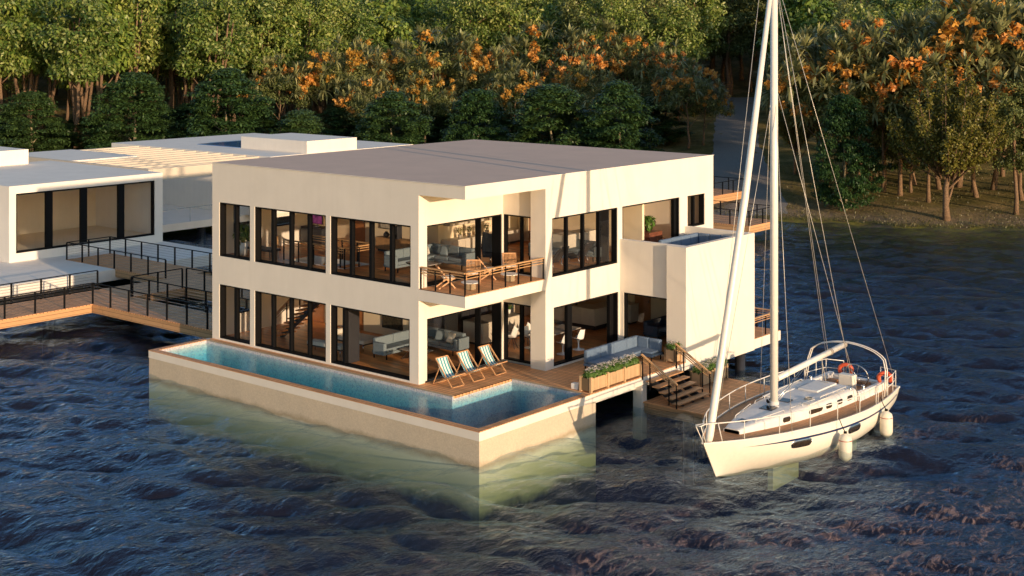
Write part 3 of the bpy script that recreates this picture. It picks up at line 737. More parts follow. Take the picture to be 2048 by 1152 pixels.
for i,(x,y,r,l) in enumerate([(-1.05,7.1,180,'white tulip chair at the near end of the dining table, seen in the open doorway'),(-1.05,8.15,180,'white tulip chair farther from the corner pillar, seen in the open doorway'),(-2.75,7.1,0,'white tulip chair on the far side of the dining table, nearer the kitchen'),(-2.75,8.15,0,'white tulip chair on the far side of the dining table, nearer the drawer unit')]):
    o=tu if i==0 else copy_tree(tu); o.location=(x,y,F1+.002); o.rotation_euler[2]=rad(r); o['label']=l; o['group']='white tulip chairs round the dining table'
def shellchair():
    t=thing('bar_armchair','','chair'); c=MB()
    def f(u,v):
        k=u*2; s=(v-.5)*2
        if k<1: x=.25-.44*k; z=.45-.03*math.sin(PI*k); wd=.26
        else: q=k-1; x=-.19-.12*q; z=.45+.38*q; wd=.27-.07*q
        return (x+.12*s*s*(k>.5),s*wd,z+.16*s*s)
    c.grid(f,15,11); o=c.build('shell',M['offwhite'],t); s=o.modifiers.new('thick','SOLIDIFY'); s.thickness=.012
    for a in (45,135,225,315):
        m=MB(); m.tube([(.08*math.cos(rad(a)),.08*math.sin(rad(a)),.43),(.27*math.cos(rad(a)),.27*math.sin(rad(a)),0)],.013,6); m.build('leg',M['dark'],t)
    return t
sh=shellchair()
for i,(x,y,r,l) in enumerate([(-3.3,6.55,200,'white shell chair at the left behind the ground floor corner glass'),(-3.3,7.5,190,'white shell chair in the middle behind the ground floor corner glass'),(-3.3,8.5,185,'white shell chair at the right behind the ground floor corner glass')]):
    o=sh if i==0 else copy_tree(sh); o.location=(x,y,F1+.002); o.rotation_euler[2]=rad(r); o['label']=l; o['group']='white shell chairs by the kitchen island'
t=thing('dining_table','rectangular dining table with a pale stone top between the white tulip chairs','table',(-1.9,7.65,F1+.002))
m=MB(); m.box(-.5,.5,-1.15,1.15,.71,.75,bev=.008); m.build('table_top',M['stone'],t)
for sx in (-1,1):
    for sy in (-1,1):
        m=MB(); m.box(sx*.42-.025,sx*.42+.025,sy*1.05-.025,sy*1.05+.025,0,.709); m.build('leg',M['steel'],t)
t=thing('glass_side_table','small round dark side table with thin legs near the ground floor corner glass','table',(-1.55,6.1,F1+.002))
m=MB(); m.lathe([(.28,.44),(.30,.45),(.30,.465),(.28,.47)],(0,0,0),20); m.build('table_top',M['dark'],t)
for a in (0,120,240):
    m=MB(); m.tube([(.22*math.cos(rad(a)),.22*math.sin(rad(a)),0),(.12*math.cos(rad(a)),.12*math.sin(rad(a)),.44)],.012,6); m.build('leg',M['black'],t)
# egg chair upstairs
t=thing('wing_armchair','dark blue-green high-winged armchair behind the upper balcony glass','armchair',(-3.9,5.9,F2+.002),rad(-60))
c=MB()
def egg(u,v):
    s=(v-.5)*2; a=s*1.75; z=.25+u*.95; r=.38+.08*math.sin(PI*u*.9)-.06*u
    return (-math.cos(a*.62)*r+.05,math.sin(a*.62)*r*1.05,z+.06*s*s*u*2.2)
c.grid(egg,13,15); o=c.build('shell',M['sofanavy'],t); q=o.modifiers.new('thick','SOLIDIFY'); q.thickness=.05
m=MB(); m.box(-.30,.32,-.28,.28,.30,.45,bev=.05); m.build('seat',M['sofanavy'],t)
m=MB(); m.tube([(0,0,.02),(0,0,.30)],.03,8)
for a in (0,90,180,270): m.bar((0,0,.03),(.32*math.cos(rad(a)),.32*math.sin(rad(a)),.012),.05,.022)
m.build('star_base',M['steel'],t)
# recliners behind upstairs right window
def recliner(x,y,r,l):
    t=thing('leather_recliner',l,'lounge chair',(x,y,F2+.002),rad(r)); c=MB()
    P=[(.75,.30),(.35,.42),(0,.30),(-.25,.36),(-.6,.80),(-.8,1.0)]
    def f(u,v):
        k=u*5;i=min(int(k),4);q=k-i; return (P[i][0]*(1-q)+P[i+1][0]*q,(v-.5)*.55,P[i][1]*(1-q)+P[i+1][1]*q+.01*math.sin(u*60))
    c.grid(f,31,5); o=c.build('cushion',M['dark'],t); s=o.modifiers.new('thick','SOLIDIFY'); s.thickness=.06
    for s in (-.29,.29):
        m=MB(); m.tube([(.35,s,.38),(.5,s,.0),(-.5,s,.0),(-.35,s,.45)],.014,6); m.build('frame',M['steel'],t)
    return t
recliner(-1.2,6.4,180,'black padded reclining chair behind the upper right window, nearer the corner pillar')
recliner(-1.2,8.1,180,'black padded reclining chair behind the upper right window, farther from the corner pillar')
cabinet('grand_desk','cream and grey counter behind the reclining chairs upstairs',-3.0,-2.3,8.9,11.2,F2+.002,.95,M['cabinet'],3,'y')

# potted plants
def leafcloud(pts,nrm,size,asp=.45,seed=0,droop=0.):
    """numpy leaf quads (kite shaped) at pts with normals nrm"""
    rg=np.random.RandomState(seed); n=len(pts)
    nrm=nrm/np.maximum(1e-6,np.linalg.norm(nrm,axis=1,keepdims=True))
    r=rg.normal(size=(n,3)); r[:,2]-=droop
    t=r-nrm*(r*nrm).sum(1,keepdims=True); t/=np.maximum(1e-6,np.linalg.norm(t,axis=1,keepdims=True))
    b=np.cross(nrm,t); s=size*(.65+.7*rg.rand(n,1))
    a0=pts; a1=pts+t*s*.5+b*s*asp*.5-nrm*s*.06; a2=pts+t*s-nrm*s*.16; a3=pts+t*s*.5-b*s*asp*.5-nrm*s*.06
    V=np.stack([a0,a1,a2,a3],1).reshape(-1,3); F=np.arange(4*n).reshape(n,4)
    return V,F
def blob(rg,c,r,n,flat=1.,shell=.5):
    d=rg.normal(size=(n,3)); d/=np.linalg.norm(d,axis=1,keepdims=True)
    rr=(shell+(1-shell)*rg.rand(n,1))
    p=d*rr*np.array([r,r,r*flat]); return np.asarray(c)+p,d
def potted(name,label,loc,pot_r,pot_h,leaf_h,leaf_r,n,size,mat=M['offwhite'],lm=None,asp=.4,seed=1,stem=True):
    t=thing(name,label,'potted plant',loc)
    m=MB(); m.lathe([(pot_r*.72,0),(pot_r,pot_h),(pot_r*.9,pot_h),(pot_r*.85,pot_h*.9)],(0,0,0),20); m.build('pot',mat,t)
    rg=np.random.RandomState(seed)
    m=MB()
    for k in range(5):
        a=rg.rand()*6.28; m.tube([(0,0,pot_h*.85),(math.cos(a)*leaf_r*.3,math.sin(a)*leaf_r*.3,pot_h+leaf_h*.4),(math.cos(a)*leaf_r*.6,math.sin(a)*leaf_r*.6,pot_h+leaf_h*.7)],.008,5)
    m.build('stem',M['timber'],t)
    p,d=blob(rg,(0,0,pot_h+leaf_h*.55),leaf_r,n,leaf_h*.5/leaf_r); V,F=leafcloud(p,d+np.array([0,0,.6]),size,asp,seed,.5)
    np_mesh('foliage',V,F,lm or M['leaf_bed'],t); return t
potted('potted_plant','spreading dark-leaved plant in a white tapered pot behind the upper left window',(-13.5,.85,F2+.002),.24,.55,.8,.42,160,.28,lm=M['leaf_broad'])
potted('potted_plant','bright green leafy plant standing on the red-brown chest',(-1.25,13.45,F2+.776),.12,.12,.6,.36,110,.24,mat=M['dark'],lm=M['leaf_bed'],asp=.6)
potted('potted_plant','small plant in a white pot just inside the ground floor corner glass',(-1.15,5.45,F1+.002),.2,.36,.4,.25,60,.18,lm=M['leaf_strap'])
potted('potted_plant','green sprig in a white pot on the counter behind the ground floor corner glass',(-4.9,8.3,F1+.955),.07,.18,.25,.15,40,.12)
potted('potted_plant','small dark plant on the cream drawer unit',(-3.9,11.8,F1+.935),.08,.15,.3,.15,50,.12,mat=M['dark'],lm=M['leaf_dark'])
for i,y in enumerate((7.4,8.0,8.6,9.2)):
    potted('potted_plant',['round clipped plant at the left end of the upstairs plant shelf','second round plant from the left on the upstairs plant shelf','reddish spreading plant third on the upstairs plant shelf','round plant at the right end of the upstairs plant shelf'][i],(-6.95,y,F2+.595),.10,.16,.36,.17,120,.09,mat=M['stone'] if i!=2 else M['redline'],lm=M['leaf_olive'],seed=i+5)
# guitar on a stand
t=thing('guitar','pale acoustic guitar standing behind the upper left window','guitar',(-12.9,2.2,F2+.05),rad(-40))
m=MB(); 
for z,r in ((.22,.21),(.52,.15)): m.lathe([(r*.97,-.045),(r,-.03),(r,.03),(r*.97,.045)],(0,0,0),20); [v for v in m.bm.verts]
m.bm.free(); m=MB()
poly=[]
for k in range(28):
    a=2*PI*k/28; r=.20+.05*math.cos(2*a+.0)- .035*math.cos(a)*0; z=math.sin(a)*.30; x=math.cos(a)*(.185-.045*math.sin(a)-.035*math.exp(-((math.sin(a)-.15)/.3)**2))
    poly.append((x,z))
m.prism(poly,-.05,.05); o=m.build('body',M['oakunit'],t); o.rotation_euler=(rad(90),0,0); o.location=(0,0,.38)
m=MB(); m.box(-.025,.025,-.06,-.035,.60,1.12); m.box(-.04,.04,-.06,-.03,1.12,1.25); m.build('neck',M['dark'],t)
# bench upstairs
t=thing('leather_bench','low black bench upstairs beside the stairwell railing','bench',(-12.3,.95,F2+.002))
m=MB(); m.box(-.75,.75,-.3,.3,.32,.42,bev=.03); m.build('seat',M['dark'],t)
for sx in (-1,1):
    for sy in (-1,1):
        m=MB(); m.box(sx*.65-.02,sx*.65+.02,sy*.22-.02,sy*.22+.02,0,.32); m.build('leg',M['steel'],t)

# balcony furniture
def slat_chair():
    t=thing('slatted_armchair','','armchair')
    m=MB()
    for s in (-.28,.28):
        m.bar((-.36,s,.88),(.34,s,.0),.035,.05); m.bar((.30,s,.42),(-.34,s,.0),.035,.05); m.bar((.34,s,.40),(-.16,s,.36),.03,.04)
    for z0 in (.88,.52): m.bar((-.36+(.88-z0)*.795,-.28,z0),(-.36+(.88-z0)*.795,.28,z0),.03,.05)
    m.bar((.3,-.28,.4),(.3,.28,.4),.03,.04)
    m.build('frame',M['timber'],t)
    m=MB()
    for i in range(9):
        y=-.23+i*.0575; m.bar((-.35,y,.86),(-.10,y,.53),.03,.014,up=(1,0,1))
    m.build('backrest',M['timber'],t)
    m=MB(); m.box(-.14,.32,-.25,.25,.40,.47,bev=.02); m.build('seat_cushion',M['offwhite'],t)
    return t
ch=slat_chair()
for i,(x,y,r,l) in enumerate([(-1.70,.80,55,'slatted wooden armchair at the left end of the balcony, nearest the column'),(-1.55,2.2,-50,'slatted wooden armchair facing out between the two balcony tables, second from the left'),(-1.70,3.15,50,'slatted wooden armchair third from the left on the balcony, turned side-on'),(-1.55,4.35,-45,'slatted wooden armchair at the right end of the balcony by the glazed corner')]):
    o=ch if i==0 else copy_tree(ch); o.location=(x,y,3.575); o.rotation_euler[2]=rad(r); o['label']=l; o['group']='slatted wooden chairs on the balcony'; o.scale=(.92,.92,.92)
def stump():
    t=thing('stump_table','','table'); m=MB(); m.lathe([(.20,0),(.22,.05),(.21,.2),(.23,.25)],(0,0,0),18); m.build('stump',M['stump'],t)
    m=MB(); m.lathe([(.33,.251),(.35,.26),(.35,.28),(.34,.285)],(0,0,0),28); m.build('table_top',M['gel2'],t); return t
q=stump(); q.location=(-.75,1.12,3.575); q['label']='round white-topped stump table at the left of the balcony'; q['group']='stump tables on the balcony'
dup(q,(-.75,3.38,3.575),label='round white-topped stump table at the right of the balcony')

# planters
def trough(name,label,loc,L,Wd,H,n,seed,foot=.05):
    t=thing(name,label,'planter',loc)
    m=MB(); e=.02
    m.box(0,Wd,0,e,foot,H); m.box(0,Wd,L-e,L,foot,H); m.box(0,e,e+.001,L-e-.001,foot,H); m.box(Wd-e,Wd,e+.001,L-e-.001,foot,H); m.box(e+.001,Wd-e-.001,e+.001,L-e-.001,foot,H-.06)
    m.build('slatted_box',M['pinebox'],t)
    for i in range(n+1):
        for x in (0,Wd):
            y=L*i/n; y=min(max(y,.03),L-.03); q=MB(); q.box(x-.045,x+.045,y-.045,y+.045,0,H+.06,bev=.006); q.build('corner_post',M['pinebox'],t)
    rg=np.random.RandomState(seed); pts=[];dr=[]
    k=int(L/.22)+1
    for i in range(k):
        for x in (Wd*.3,Wd*.7):
            p,d=blob(rg,(x+rg.normal()*.03,.12+(L-.24)*i/max(1,k-1),H+.10+rg.rand()*.06),.20,190,1.0,.3); pts.append(p);dr.append(d)
    p=np.concatenate(pts);d=np.concatenate(dr); V,F=leafcloud(p,d+np.array([0,0,.5]),.085,.55,seed); np_mesh('foliage',V,F,M['leaf_bed'],t)
    m_=(p[:,2]>H+.17)&(rg.rand(len(p))<.22); c=p[m_]+np.array([0,0,.05]); cc=[];nn=[]
    for a in range(5):
        an=a*2*PI/5; cc.append(c+np.array([math.cos(an),math.sin(an),0])*.008); nn.append(np.tile([math.cos(an)*.3,math.sin(an)*.3,1.0],(len(c),1)))
    V,F=leafcloud(np.concatenate(cc),np.concatenate(nn),.045,.8,seed+1); o=np_mesh('blossoms',V,F,M['petal'],t); o['kind']='stuff'
    return t
g='slatted wooden flower troughs'
trough('flower_trough','long three-bay slatted trough of white flowers in front of the outdoor sofa',(2.82,3.15,.003),3.2,.46,.50,3,3)
trough('flower_box','square slatted box of white flowers at the foot of the terrace wall',(2.72,8.87,.003),.46,.46,.50,1,4)
trough('flower_trough','slatted trough of white flowers on the dock against the white wall',(3.50,9.55,DZ+.002),2.0,.46,.52,2,5)
t=thing('book_stack','short pile of white books on the deck beside the flower trough','books',(2.5,3.32,.002),rad(8))
for i in range(4):
    m=MB(); m.box(-.15,.15,-.11,.11,i*.052,i*.052+.048,bev=.003); o=m.build('book',M['offwhite'],t); o.rotation_euler[2]=rad((i*37)%17-8)
# ---------------------------------------------------------------- sailing boat (local: +x port, +y aft from bow)
boat=thing('sailing_yacht','cream sailing yacht with teak side decks and furled sail, moored at the low dock','sailboat',(9.83,.30,0))
BL=11.35
def lerp_tab(T,s):
    if s<=T[0][0]: return T[0][1]
    for (a,b),(c,d) in zip(T,T[1:]):
        if s<=c:
            q=(s-a)/(c-a); return b+(d-b)*q
    return T[-1][1]
HB=[(0,.02),(.4,.27),(.9,.56),(1.6,.88),(2.7,1.25),(3.8,1.52),(5,1.76),(6.2,1.90),(7.6,1.95),(9,1.86),(10.2,1.68),(11.35,1.46)]
SH=[(0,.06),(2,.0),(4,-.06),(6,-.12),(8,-.16),(10,-.17),(11.35,-.14)]
def smooth(T,s,w=.35): return sum(lerp_tab(T,min(BL,max(0,s+k*w))) for k in (-1,-.5,0,.5,1))/5
def hb(s): return smooth(HB,s) if s>.5 else lerp_tab(HB,s)
def sh(s): return smooth(SH,s)
def zk(s): return -1.22-.50*math.sin(PI*min(1,max(0,(s-.3)/11.6)))**.8
def hullp(u,v,side):
    s0=BL*u; d=v; z=sh(s0)+(zk(s0)-sh(s0))*d
    fr=(sh(s0)-z)/1.25
    s=s0+ .80*fr*(1-u)**6 - .75*fr*u**8
    fl=.5+.5*math.cos(PI*min(1,u*1.6))      # finer at the bow
    b=hb(s0)*((1-d**(3.2-1.6*fl))**(.55+.35*fl))
    return (side*b,s,z)
m=MB()
for sd_ in (-1,1): m.grid(lambda u,v:hullp(u,v,sd_),61,17)
# transom
m.grid(lambda u,v:((2*u-1)*hullp(1,v,1)[0],hullp(1,v,1)[1],hullp(1,v,1)[2]),9,17)
bmesh.ops.remove_doubles(m.bm,verts=m.bm.verts,dist=.004)
hull=m.build('hull',M['gel'],boat)
def strip(z_off,hgt,s0,s1,out,name,mat,par,side=(1,-1),taper=True):
    m=MB()
    for sd_ in side:
        def f(u,v):
            s=s0+(s1-s0)*u; d0=z_off; th=hgt*(min(1,u*5) if taper else 1)
            d=d0+(v-.5)*th; p=hullp(s/BL,d,sd_); return (p[0]+sd_*out,p[1],p[2])
        m.grid(f,50,3)
    o=m.build(name,mat,par); return o
strip(.17,.042,1.2,11.2,.006,'waterline_stripe',M['navy'],boat)
m=MB()
for sd_ in (-1,1):
    for i in range(56):
        a=BL*i/56;b=BL*(i+1)/56; m.bar((sd_*hb(a),a,sh(a)+.02),(sd_*hb(b),b,sh(b)+.02),.045,.05)
m.bar((-hb(BL),BL,sh(BL)+.02),(hb(BL),BL,sh(BL)+.02),.05,.05)
m.build('toe_rail',M['gel'],boat)
m=MB(); m.grid(lambda u,v:((2*v-1)*(hb(BL*u)-.012),BL*u*.999+.001,sh(BL*u)+.012*(1-(2*v-1)**2)),61,15); m.build('side_deck',M['teak'],boat)
# keel and rudder
m=MB(); m.prism([(-.10,0),(.10,0),(.05,1.9),(-.05,1.9)],-2.5,-1.55); o=m.build('keel',M['gel'],boat,loc=(0,4.3,0))
m=MB(); m.prism([(-.04,0),(.04,0),(.02,.7),(-.02,.7)],-2.6,-1.3); o=m.build('rudder',M['gel'],boat,loc=(0,10.1,0))
# coachroof
CW=[(1.75,.30),(2.4,.47),(3.2,.68),(4.2,.88),(5.5,1.04),(7,1.15),(8.6,1.18)]
CH=[(1.75,.10),(2.1,.17),(3,.27),(4.2,.34),(5.5,.39),(7,.43),(8.6,.45)]
def cw(s): return .93*(smooth(CW,s,.2) if 1.9<s<8.4 else lerp_tab(CW,s))
def chh(s): return lerp_tab(CH,s)
def se(t,p): return math.copysign(abs(t)**p,t)
def roofp(u,v,off=0):
    s=1.75+6.85*u; a=PI*(1-v); 
    return (cw(s)*se(math.cos(a),.34),s,sh(s)+.012+(chh(s)+off)*(se(math.sin(a),.30))+ .04*(math.sin(a)))
m=MB(); m.grid(roofp,45,31)
m.grid(lambda u,v:((2*v-1)*.30,1.75-.0*u,sh(1.75)+.01+u*.11),2,5)
def endcap(s,m):
    u=(s-1.75)/6.85
    m.grid(lambda a,v:tuple(roofp(u,v)[k]*(a if k==2 else 1)+(sh(s)*(1-a) if k==2 else 0) for k in range(3)),2,31)
endcap(8.6,m); endcap(1.75,m)
cr=m.build('coachroof',M['gel2'],boat)
# raised sliding-hatch garage and mouldings on the roof
m=MB(); m.obox((0,7.7,sh(7.7)+.53),(.38,0,0),(0,.75,0),(0,0,.035),bev=.02); m.obox((-.72,6.7,sh(6.7)+.475),(.20,.03,0),(0,1.3,0),(0,0,.02),bev=.015); m.obox((.72,6.7,sh(6.7)+.475),(.20,-.03,0),(0,1.3,0),(0,0,.02),bev=.015)
m.build('hatch_garage',M['gel2'],boat)
for (x,y,a,b) in ((0,4.15,.24,.22),(0,5.35,.20,.19),(0,2.5,.15,.14)):
    z=sh(y)+chh(y)+.068; m=MB(); m.obox((x,y,z),(a,0,0),(0,b,.01),(0,0,.014),bev=.008); m.build('deck_hatch',M['smoke'],boat)
def winside(s,L,h,side,par,z0=.5,mat=M['smoke']):
    m=MB(); 
    for i in range(1): 
        a=s-L/2;b=s+L/2
        def f(u,v):
            ss=a+(b-a)*u; e=(1-abs(2*u-1)**6)**.4; zz=sh(ss)+.015+chh(ss)*z0+(v-.5)*h*e
            return (side*(cw(ss)*1.0+.004),ss,zz)
        m.grid(f,15,5)
    o=m.build('cabin_window',mat,par); q=o.modifiers.new('t','SOLIDIFY'); q.thickness=.012; q.offset=0
for side in (1,-1):
    for s,L in ((4.0,.40),(5.7,.90),(6.55,.40),(7.3,.42),(8.05,.40)): winside(s,L,.17,side,cr)
def hullwin(s,L,h,side):
    for k,(LL,hh,off,mt,nm) in enumerate(((L+.10,h+.07,.006,M['steel'],'porthole_frame'),(L,h,.016,M['smoke'],'hull_window'))):
        m=MB()
        def f(u,v):
            ss=s+(u-.5)*LL; e=(1-abs(2*u-1)**5)**.4; d=.28+(v-.5)*hh*e; p=hullp(ss/BL,d,side); return (p[0]+side*off,p[1],p[2])
        m.grid(f,17,5); o=m.build(nm,mt,boat); q=o.modifiers.new('t','SOLIDIFY'); q.thickness=.01
for side in (1,-1): hullwin(3.75,.92,.11,side); hullwin(6.75,.80,.105,side)
for (x,y) in ((.95,8.35),(-.95,8.35),(1.05,9.2),(-1.05,9.2)):
    m=MB(); z=sh(y)+(.36 if y<8.5 else .30); m.lathe([(.075,0),(.06,.05),(.05,.09),(.065,.14),(.03,.16)],(0,0,0),12); m.build('winch',M['steel'],boat,loc=(x,y,z))
m=MB()
for k in range(3): m.tube([(.16*(1-.12*k)*math.cos(2*PI*i/16),.16*(1-.12*k)*math.sin(2*PI*i/16),.02+.02*k) for i in range(17)],.014,5)
m.build('rope_coil',M['rope'],boat,loc=(.55,6.0,sh(6)+chh(6)+.05))
# spars
ZM=.27
m=MB(); m.lathe([(.24,0),(.23,.06),(.17,.10),(.16,.25)],(0,0,0),20); m.tube([(0,0,.1),(0,0,7),(0,0,15.0)],[.135,.135,.12],16); m.build('mast',M['mast'],boat,loc=(0,4.55,ZM-.02))

m=MB(); m.tube([(0,4.72,1.22),(0,9.75,1.50)],.105,14); m.tube([(0,8.6,1.435),(0,8.75,1.443)],.125,14,1); m.tube([(0,9.7,1.497),(0,9.85,1.506)],.115,14,1); bm_=m.build('boom',[M['mast'],M['stone']],boat)
m=MB(); m.tube([(0,.32,.0),(0,.40,.25),(0,2.6,7.6),(0,4.35,14.6)],[.10,.13,.125,.08],14); m.build('furled_sail',M['mast'],boat)
# mast fittings
m=MB()
for a in (200,240,150): m.tube([(.2*math.cos(rad(a)),4.55+.2*math.sin(rad(a)),.48),(.26*math.cos(rad(a)),4.55+.26*math.sin(rad(a)),.48)],.05,8)
m.build('mast_winch',M['black'],boat)
# standing rigging: each wire a part
MT=(0,4.6,15.1); MS=(0,4.6,11.4)
wires=[((1.55,2.95,.0),MS),((-1.3,2.95,.0),MS),((1.88,7.0,-.1),MT),((-1.88,6.9,-.1),MT),((-1.3,11.0,.45),MT),((1.35,11.0,.45),MT),((0,9.8,1.55),MT),((0,8.5,1.5),MT),((1.2,8.6,-.1),MS),((.0,.45,.1),(0.05,3.6,15.0))]
for a,b in wires:
    m=MB(); m.tube([a,b],.008,5); m.build('rigging_wire',M['wire'],boat)
# boom vang and mainsheet
m=MB(); m.tube([(0,4.75,.5),(0,6.6,1.25)],.018,6); m.tube([(.04,4.75,.45),(.05,6.7,1.25)],.012,6); m.build('boom_vang',M['steel'],boat)
m=MB(); m.tube([(0,8.0,1.35),(.05,8.25,.45)],.012,5); m.tube([(0.03,8.0,1.35),(-.08,8.25,.45)],.012,5); m.box(-.15,.15,8.2,8.3,.33,.42); m.build('mainsheet',M['rope'],boat)
# guard rails
TUB=.016
for side in (1,-1):
    m=MB(); P=[]
    for i in range(33):
        s=.1+(8.6-.1)*i/32; P.append((side*(hb(s)-.05),s,sh(s)+.62))
    P=[(0,-.32,.70),(side*.10,-.28,.70)]+P
    m.tube(P,TUB*1.2,7)
    m.tube([(side*.05,.1,.06),(side*.10,-.28,.70)],TUB,6); m.tube([(side*.35,.6,.05),(side*.28,.45,.68)],TUB,6)
    m.build('guard_rail',M['mast'],boat)
    for s in (1.35,2.75,4.2,5.7,7.2,8.6):
        m=MB(); m.tube([(side*(hb(s)-.06),s,sh(s)),(side*(hb(s)-.05),s,sh(s)+.62)],.017,6); m.build('stanchion',M['mast'],boat)
    m=MB() # gate hoop
    m.tube([(side*(hb(8.85)-.06),8.8,sh(8.8)),(side*(hb(8.85)-.06),8.85,sh(8.8)+.5),(side*(hb(9.1)-.06),9.0,sh(8.8)+.62),(side*(hb(9.2)-.06),9.25,sh(9)+.6),(side*(hb(9.25)-.06),9.3,sh(9.2))],TUB,6)
    m.build('gate_hoop',M['mast'],boat)
    m=MB() # pushpit quarter
    Q=[(side*(hb(9.9)-.05),9.9),(side*(hb(10.6)-.05),10.6),(side*(hb(11.2)-.08),11.15),(side*.75,11.3)]
    for h in (.66,.34): m.tube([(x,y,sh(y)+h) for x,y in Q],TUB,6)
    for x,y in Q: m.tube([(x,y,sh(y)),(x,y,sh(y)+.66)],TUB,6)
    m.build('pushpit_rail',M['mast'],boat)
    m=MB(); P=[]
    for s0,s1,h0 in ((2.6,4.1,.16),(4.4,6.0,.16),(6.3,8.2,.16)):
        x0=side*(cw(s0)*.80);x1=side*(cw(s1)*.80)
        z0=sh(s0)+chh(s0)+.03;z1=sh(s1)+chh(s1)+.03
        m.tube([(x0,s0,z0),(x0,s0+.05,z0+.09),(x1,s1-.05,z1+.09),(x1,s1,z1)],.014,6); m.tube([((x0+x1)/2,(s0+s1)/2,(z0+z1)/2-.03),((x0+x1)/2,(s0+s1)/2,(z0+z1)/2+.09)],.014,6)
    m.build('grab_rail',M['mast'],boat)
# arch (twin hoops)
for dy in (0,.16):
    m=MB(); P=[(-1.62,9.75+dy,-.16),(-1.56,9.95+dy,.75),(-1.46,10.0+dy,1.10)]
    for i in range(13):
        t=i/12; x=-1.32+2.64*t; P.append((x,10.02+dy,1.22+.32*math.sin(PI*t)**.7))
    P+=[(1.46,10.0+dy,1.10),(1.56,9.95+dy,.75),(1.62,9.75+dy,-.16)]
    m.tube(P,.022,8); m.build('stern_arch',M['mast'],boat)
# cockpit: coaming ring, teak seats, floor
m=MB()
for side in (1,-1):
    m.grid(lambda u,v:(side*((1.16 -.02*u)-.16*v+(.06 if v<.01 else 0)),8.62+2.35*u,sh(9)+.01+(.34-.10*u)*(0 if v in(0,1) else 1)*1.0),13,5)
    m.obox((side*1.08,9.8,sh(9.8)+.16),(.10,0,0),(0,1.18,0),(0,0,.15),bev=.05)
m.obox((0,11.0,sh(11)+.10),(1.1,0,0),(0,.12,0),(0,0,.10),bev=.03)
m.build('cockpit_coaming',M['gel2'],boat)
m=MB()
for side in (1,-1): m.obox((side*.78,9.65,sh(9.8)+.09),(.20,0,0),(0,.95,0),(0,0,.05),bev=.01)
m.obox((0,10.8,sh(10)+.1),(.55,0,0),(0,.14,0),(0,0,.06),bev=.01)
m.build('cockpit_seat',M['teak'],boat)
m=MB(); m.obox((.05,9.98,sh(10)+.26),(.30,0,0),(0,.16,0),(0,0,.30),bev=.04); m.build('binnacle',M['gel'],boat)
m=MB(); R=.45; c=Vector((0.22,10.42,.30)); ax=Vector((0,.94,.34)).normalized(); ux=Vector((1,0,0)); vx=ax.cross(ux)
m.tube([c+ux*R*math.cos(2*PI*k/28)+vx*R*math.sin(2*PI*k/28) for k in range(29)],.024,6)
for k in range(5): m.tube([c,c+ux*R*math.cos(2*PI*k/5)+vx*R*math.sin(2*PI*k/5)],.010,5)
m.tube([c-ax*.14,c+ax*.02],.04,8); m.build('steering_wheel',M['steel'],boat)
# lifebuoys (horseshoe) and fenders hang on the boat: things of their own
def horseshoe(loc,rz,label):
    t=thing('lifebuoy',label,'lifebuoy',loc,rz); m=MB(); P=[]
    for i in range(19):
        a=rad(40+280*i/18); P.append((.19*math.cos(a),0,.23*math.sin(a)))
    m.tube(P,[.045]+[.075]*17+[.045],10); m.build('float',M['orange'],t)
    m=MB()
    for i in (4,9,14): m.tube([Vector(P[i])-Vector((0,.0,0)),Vector(P[i])*1.01+Vector((0,.001,0))],.08,10)
    m.build('band',M['rope'],t); t.rotation_euler=(0,0,rz); t.children[0].rotation_euler=(0,rad(90),0); t.children[1].rotation_euler=(0,rad(90),0)
    return t
horseshoe((9.25,11.42,.24),rad(20),'orange horseshoe lifebuoy on the far stern rail beside the wheel')
horseshoe((11.05,10.95,.30),rad(35),'orange horseshoe lifebuoy on the near stern rail, rightmost of the two')
def fender(loc,label,lean):
    t=thing('boat_fender',label,'fender',loc)
    m=MB(); m.lathe([(.03,0),(.09,.02),(.20,.11),(.225,.22),(.225,.72),(.20,.83),(.10,.91),(.05,.93),(.05,.99)],(0,0,0),22); b=m.build('fender_body',M['rubber'],t)
    m=MB(); m.lathe([(.2275,.70),(.2285,.705),(.2285,.72),(.2275,.725)],(0,0,0),22); m.build('red_band',M['redline'],t)
    m=MB(); m.tube([(0,0,.98),(-.10,0,1.12),(-.22,0,1.38)],.014,6); m.tube([(0,0,.94),(0,0,1.0)],.06,8); m.build('rope',M['black'],t)
fender((12.0,5.80,-1.36),'cream boat fender hanging amidships, nearest the camera','' )
fender((11.93,9.15,-1.32),'cream boat fender hanging near the stern of the yacht','')
# ---------------------------------------------------------------- white buildings and walkways on the left
def wire_rail(name,parent,pts,h=1.0,step=1.55,label=None):
    m=MB()
    for a,b in zip(pts,pts[1:]):
        a=Vector(a);b=Vector(b)
        m.bar(a+Vector((0,0,h)),b+Vector((0,0,h)),.045,.045)
    r=m.build(name,M['black'],parent)
    if label: r['label']=label
    m=MB()
    for a,b in zip(pts,pts[1:]):
        a=Vector(a);b=Vector(b)
        for k in range(1,7): m.bar(a+Vector((0,0,h*k/7)),b+Vector((0,0,h*k/7)),.010,.010)
    m.build('wire',M['steel'],r)
    P=[]
    for a,b in zip(pts,pts[1:]):
        a=Vector(a);b=Vector(b);k=max(1,round((b-a).length/step))
        for i in range(k+1):
            p=a.lerp(b,i/k)
            if not P or (P[-1]-p).length>.05: P.append(p)
    for p in P:
        q=MB(); q.box(p.x-.035,p.x+.035,p.y-.035,p.y+.035,p.z,p.z+h-.023); q.build('post',M['black'],r)
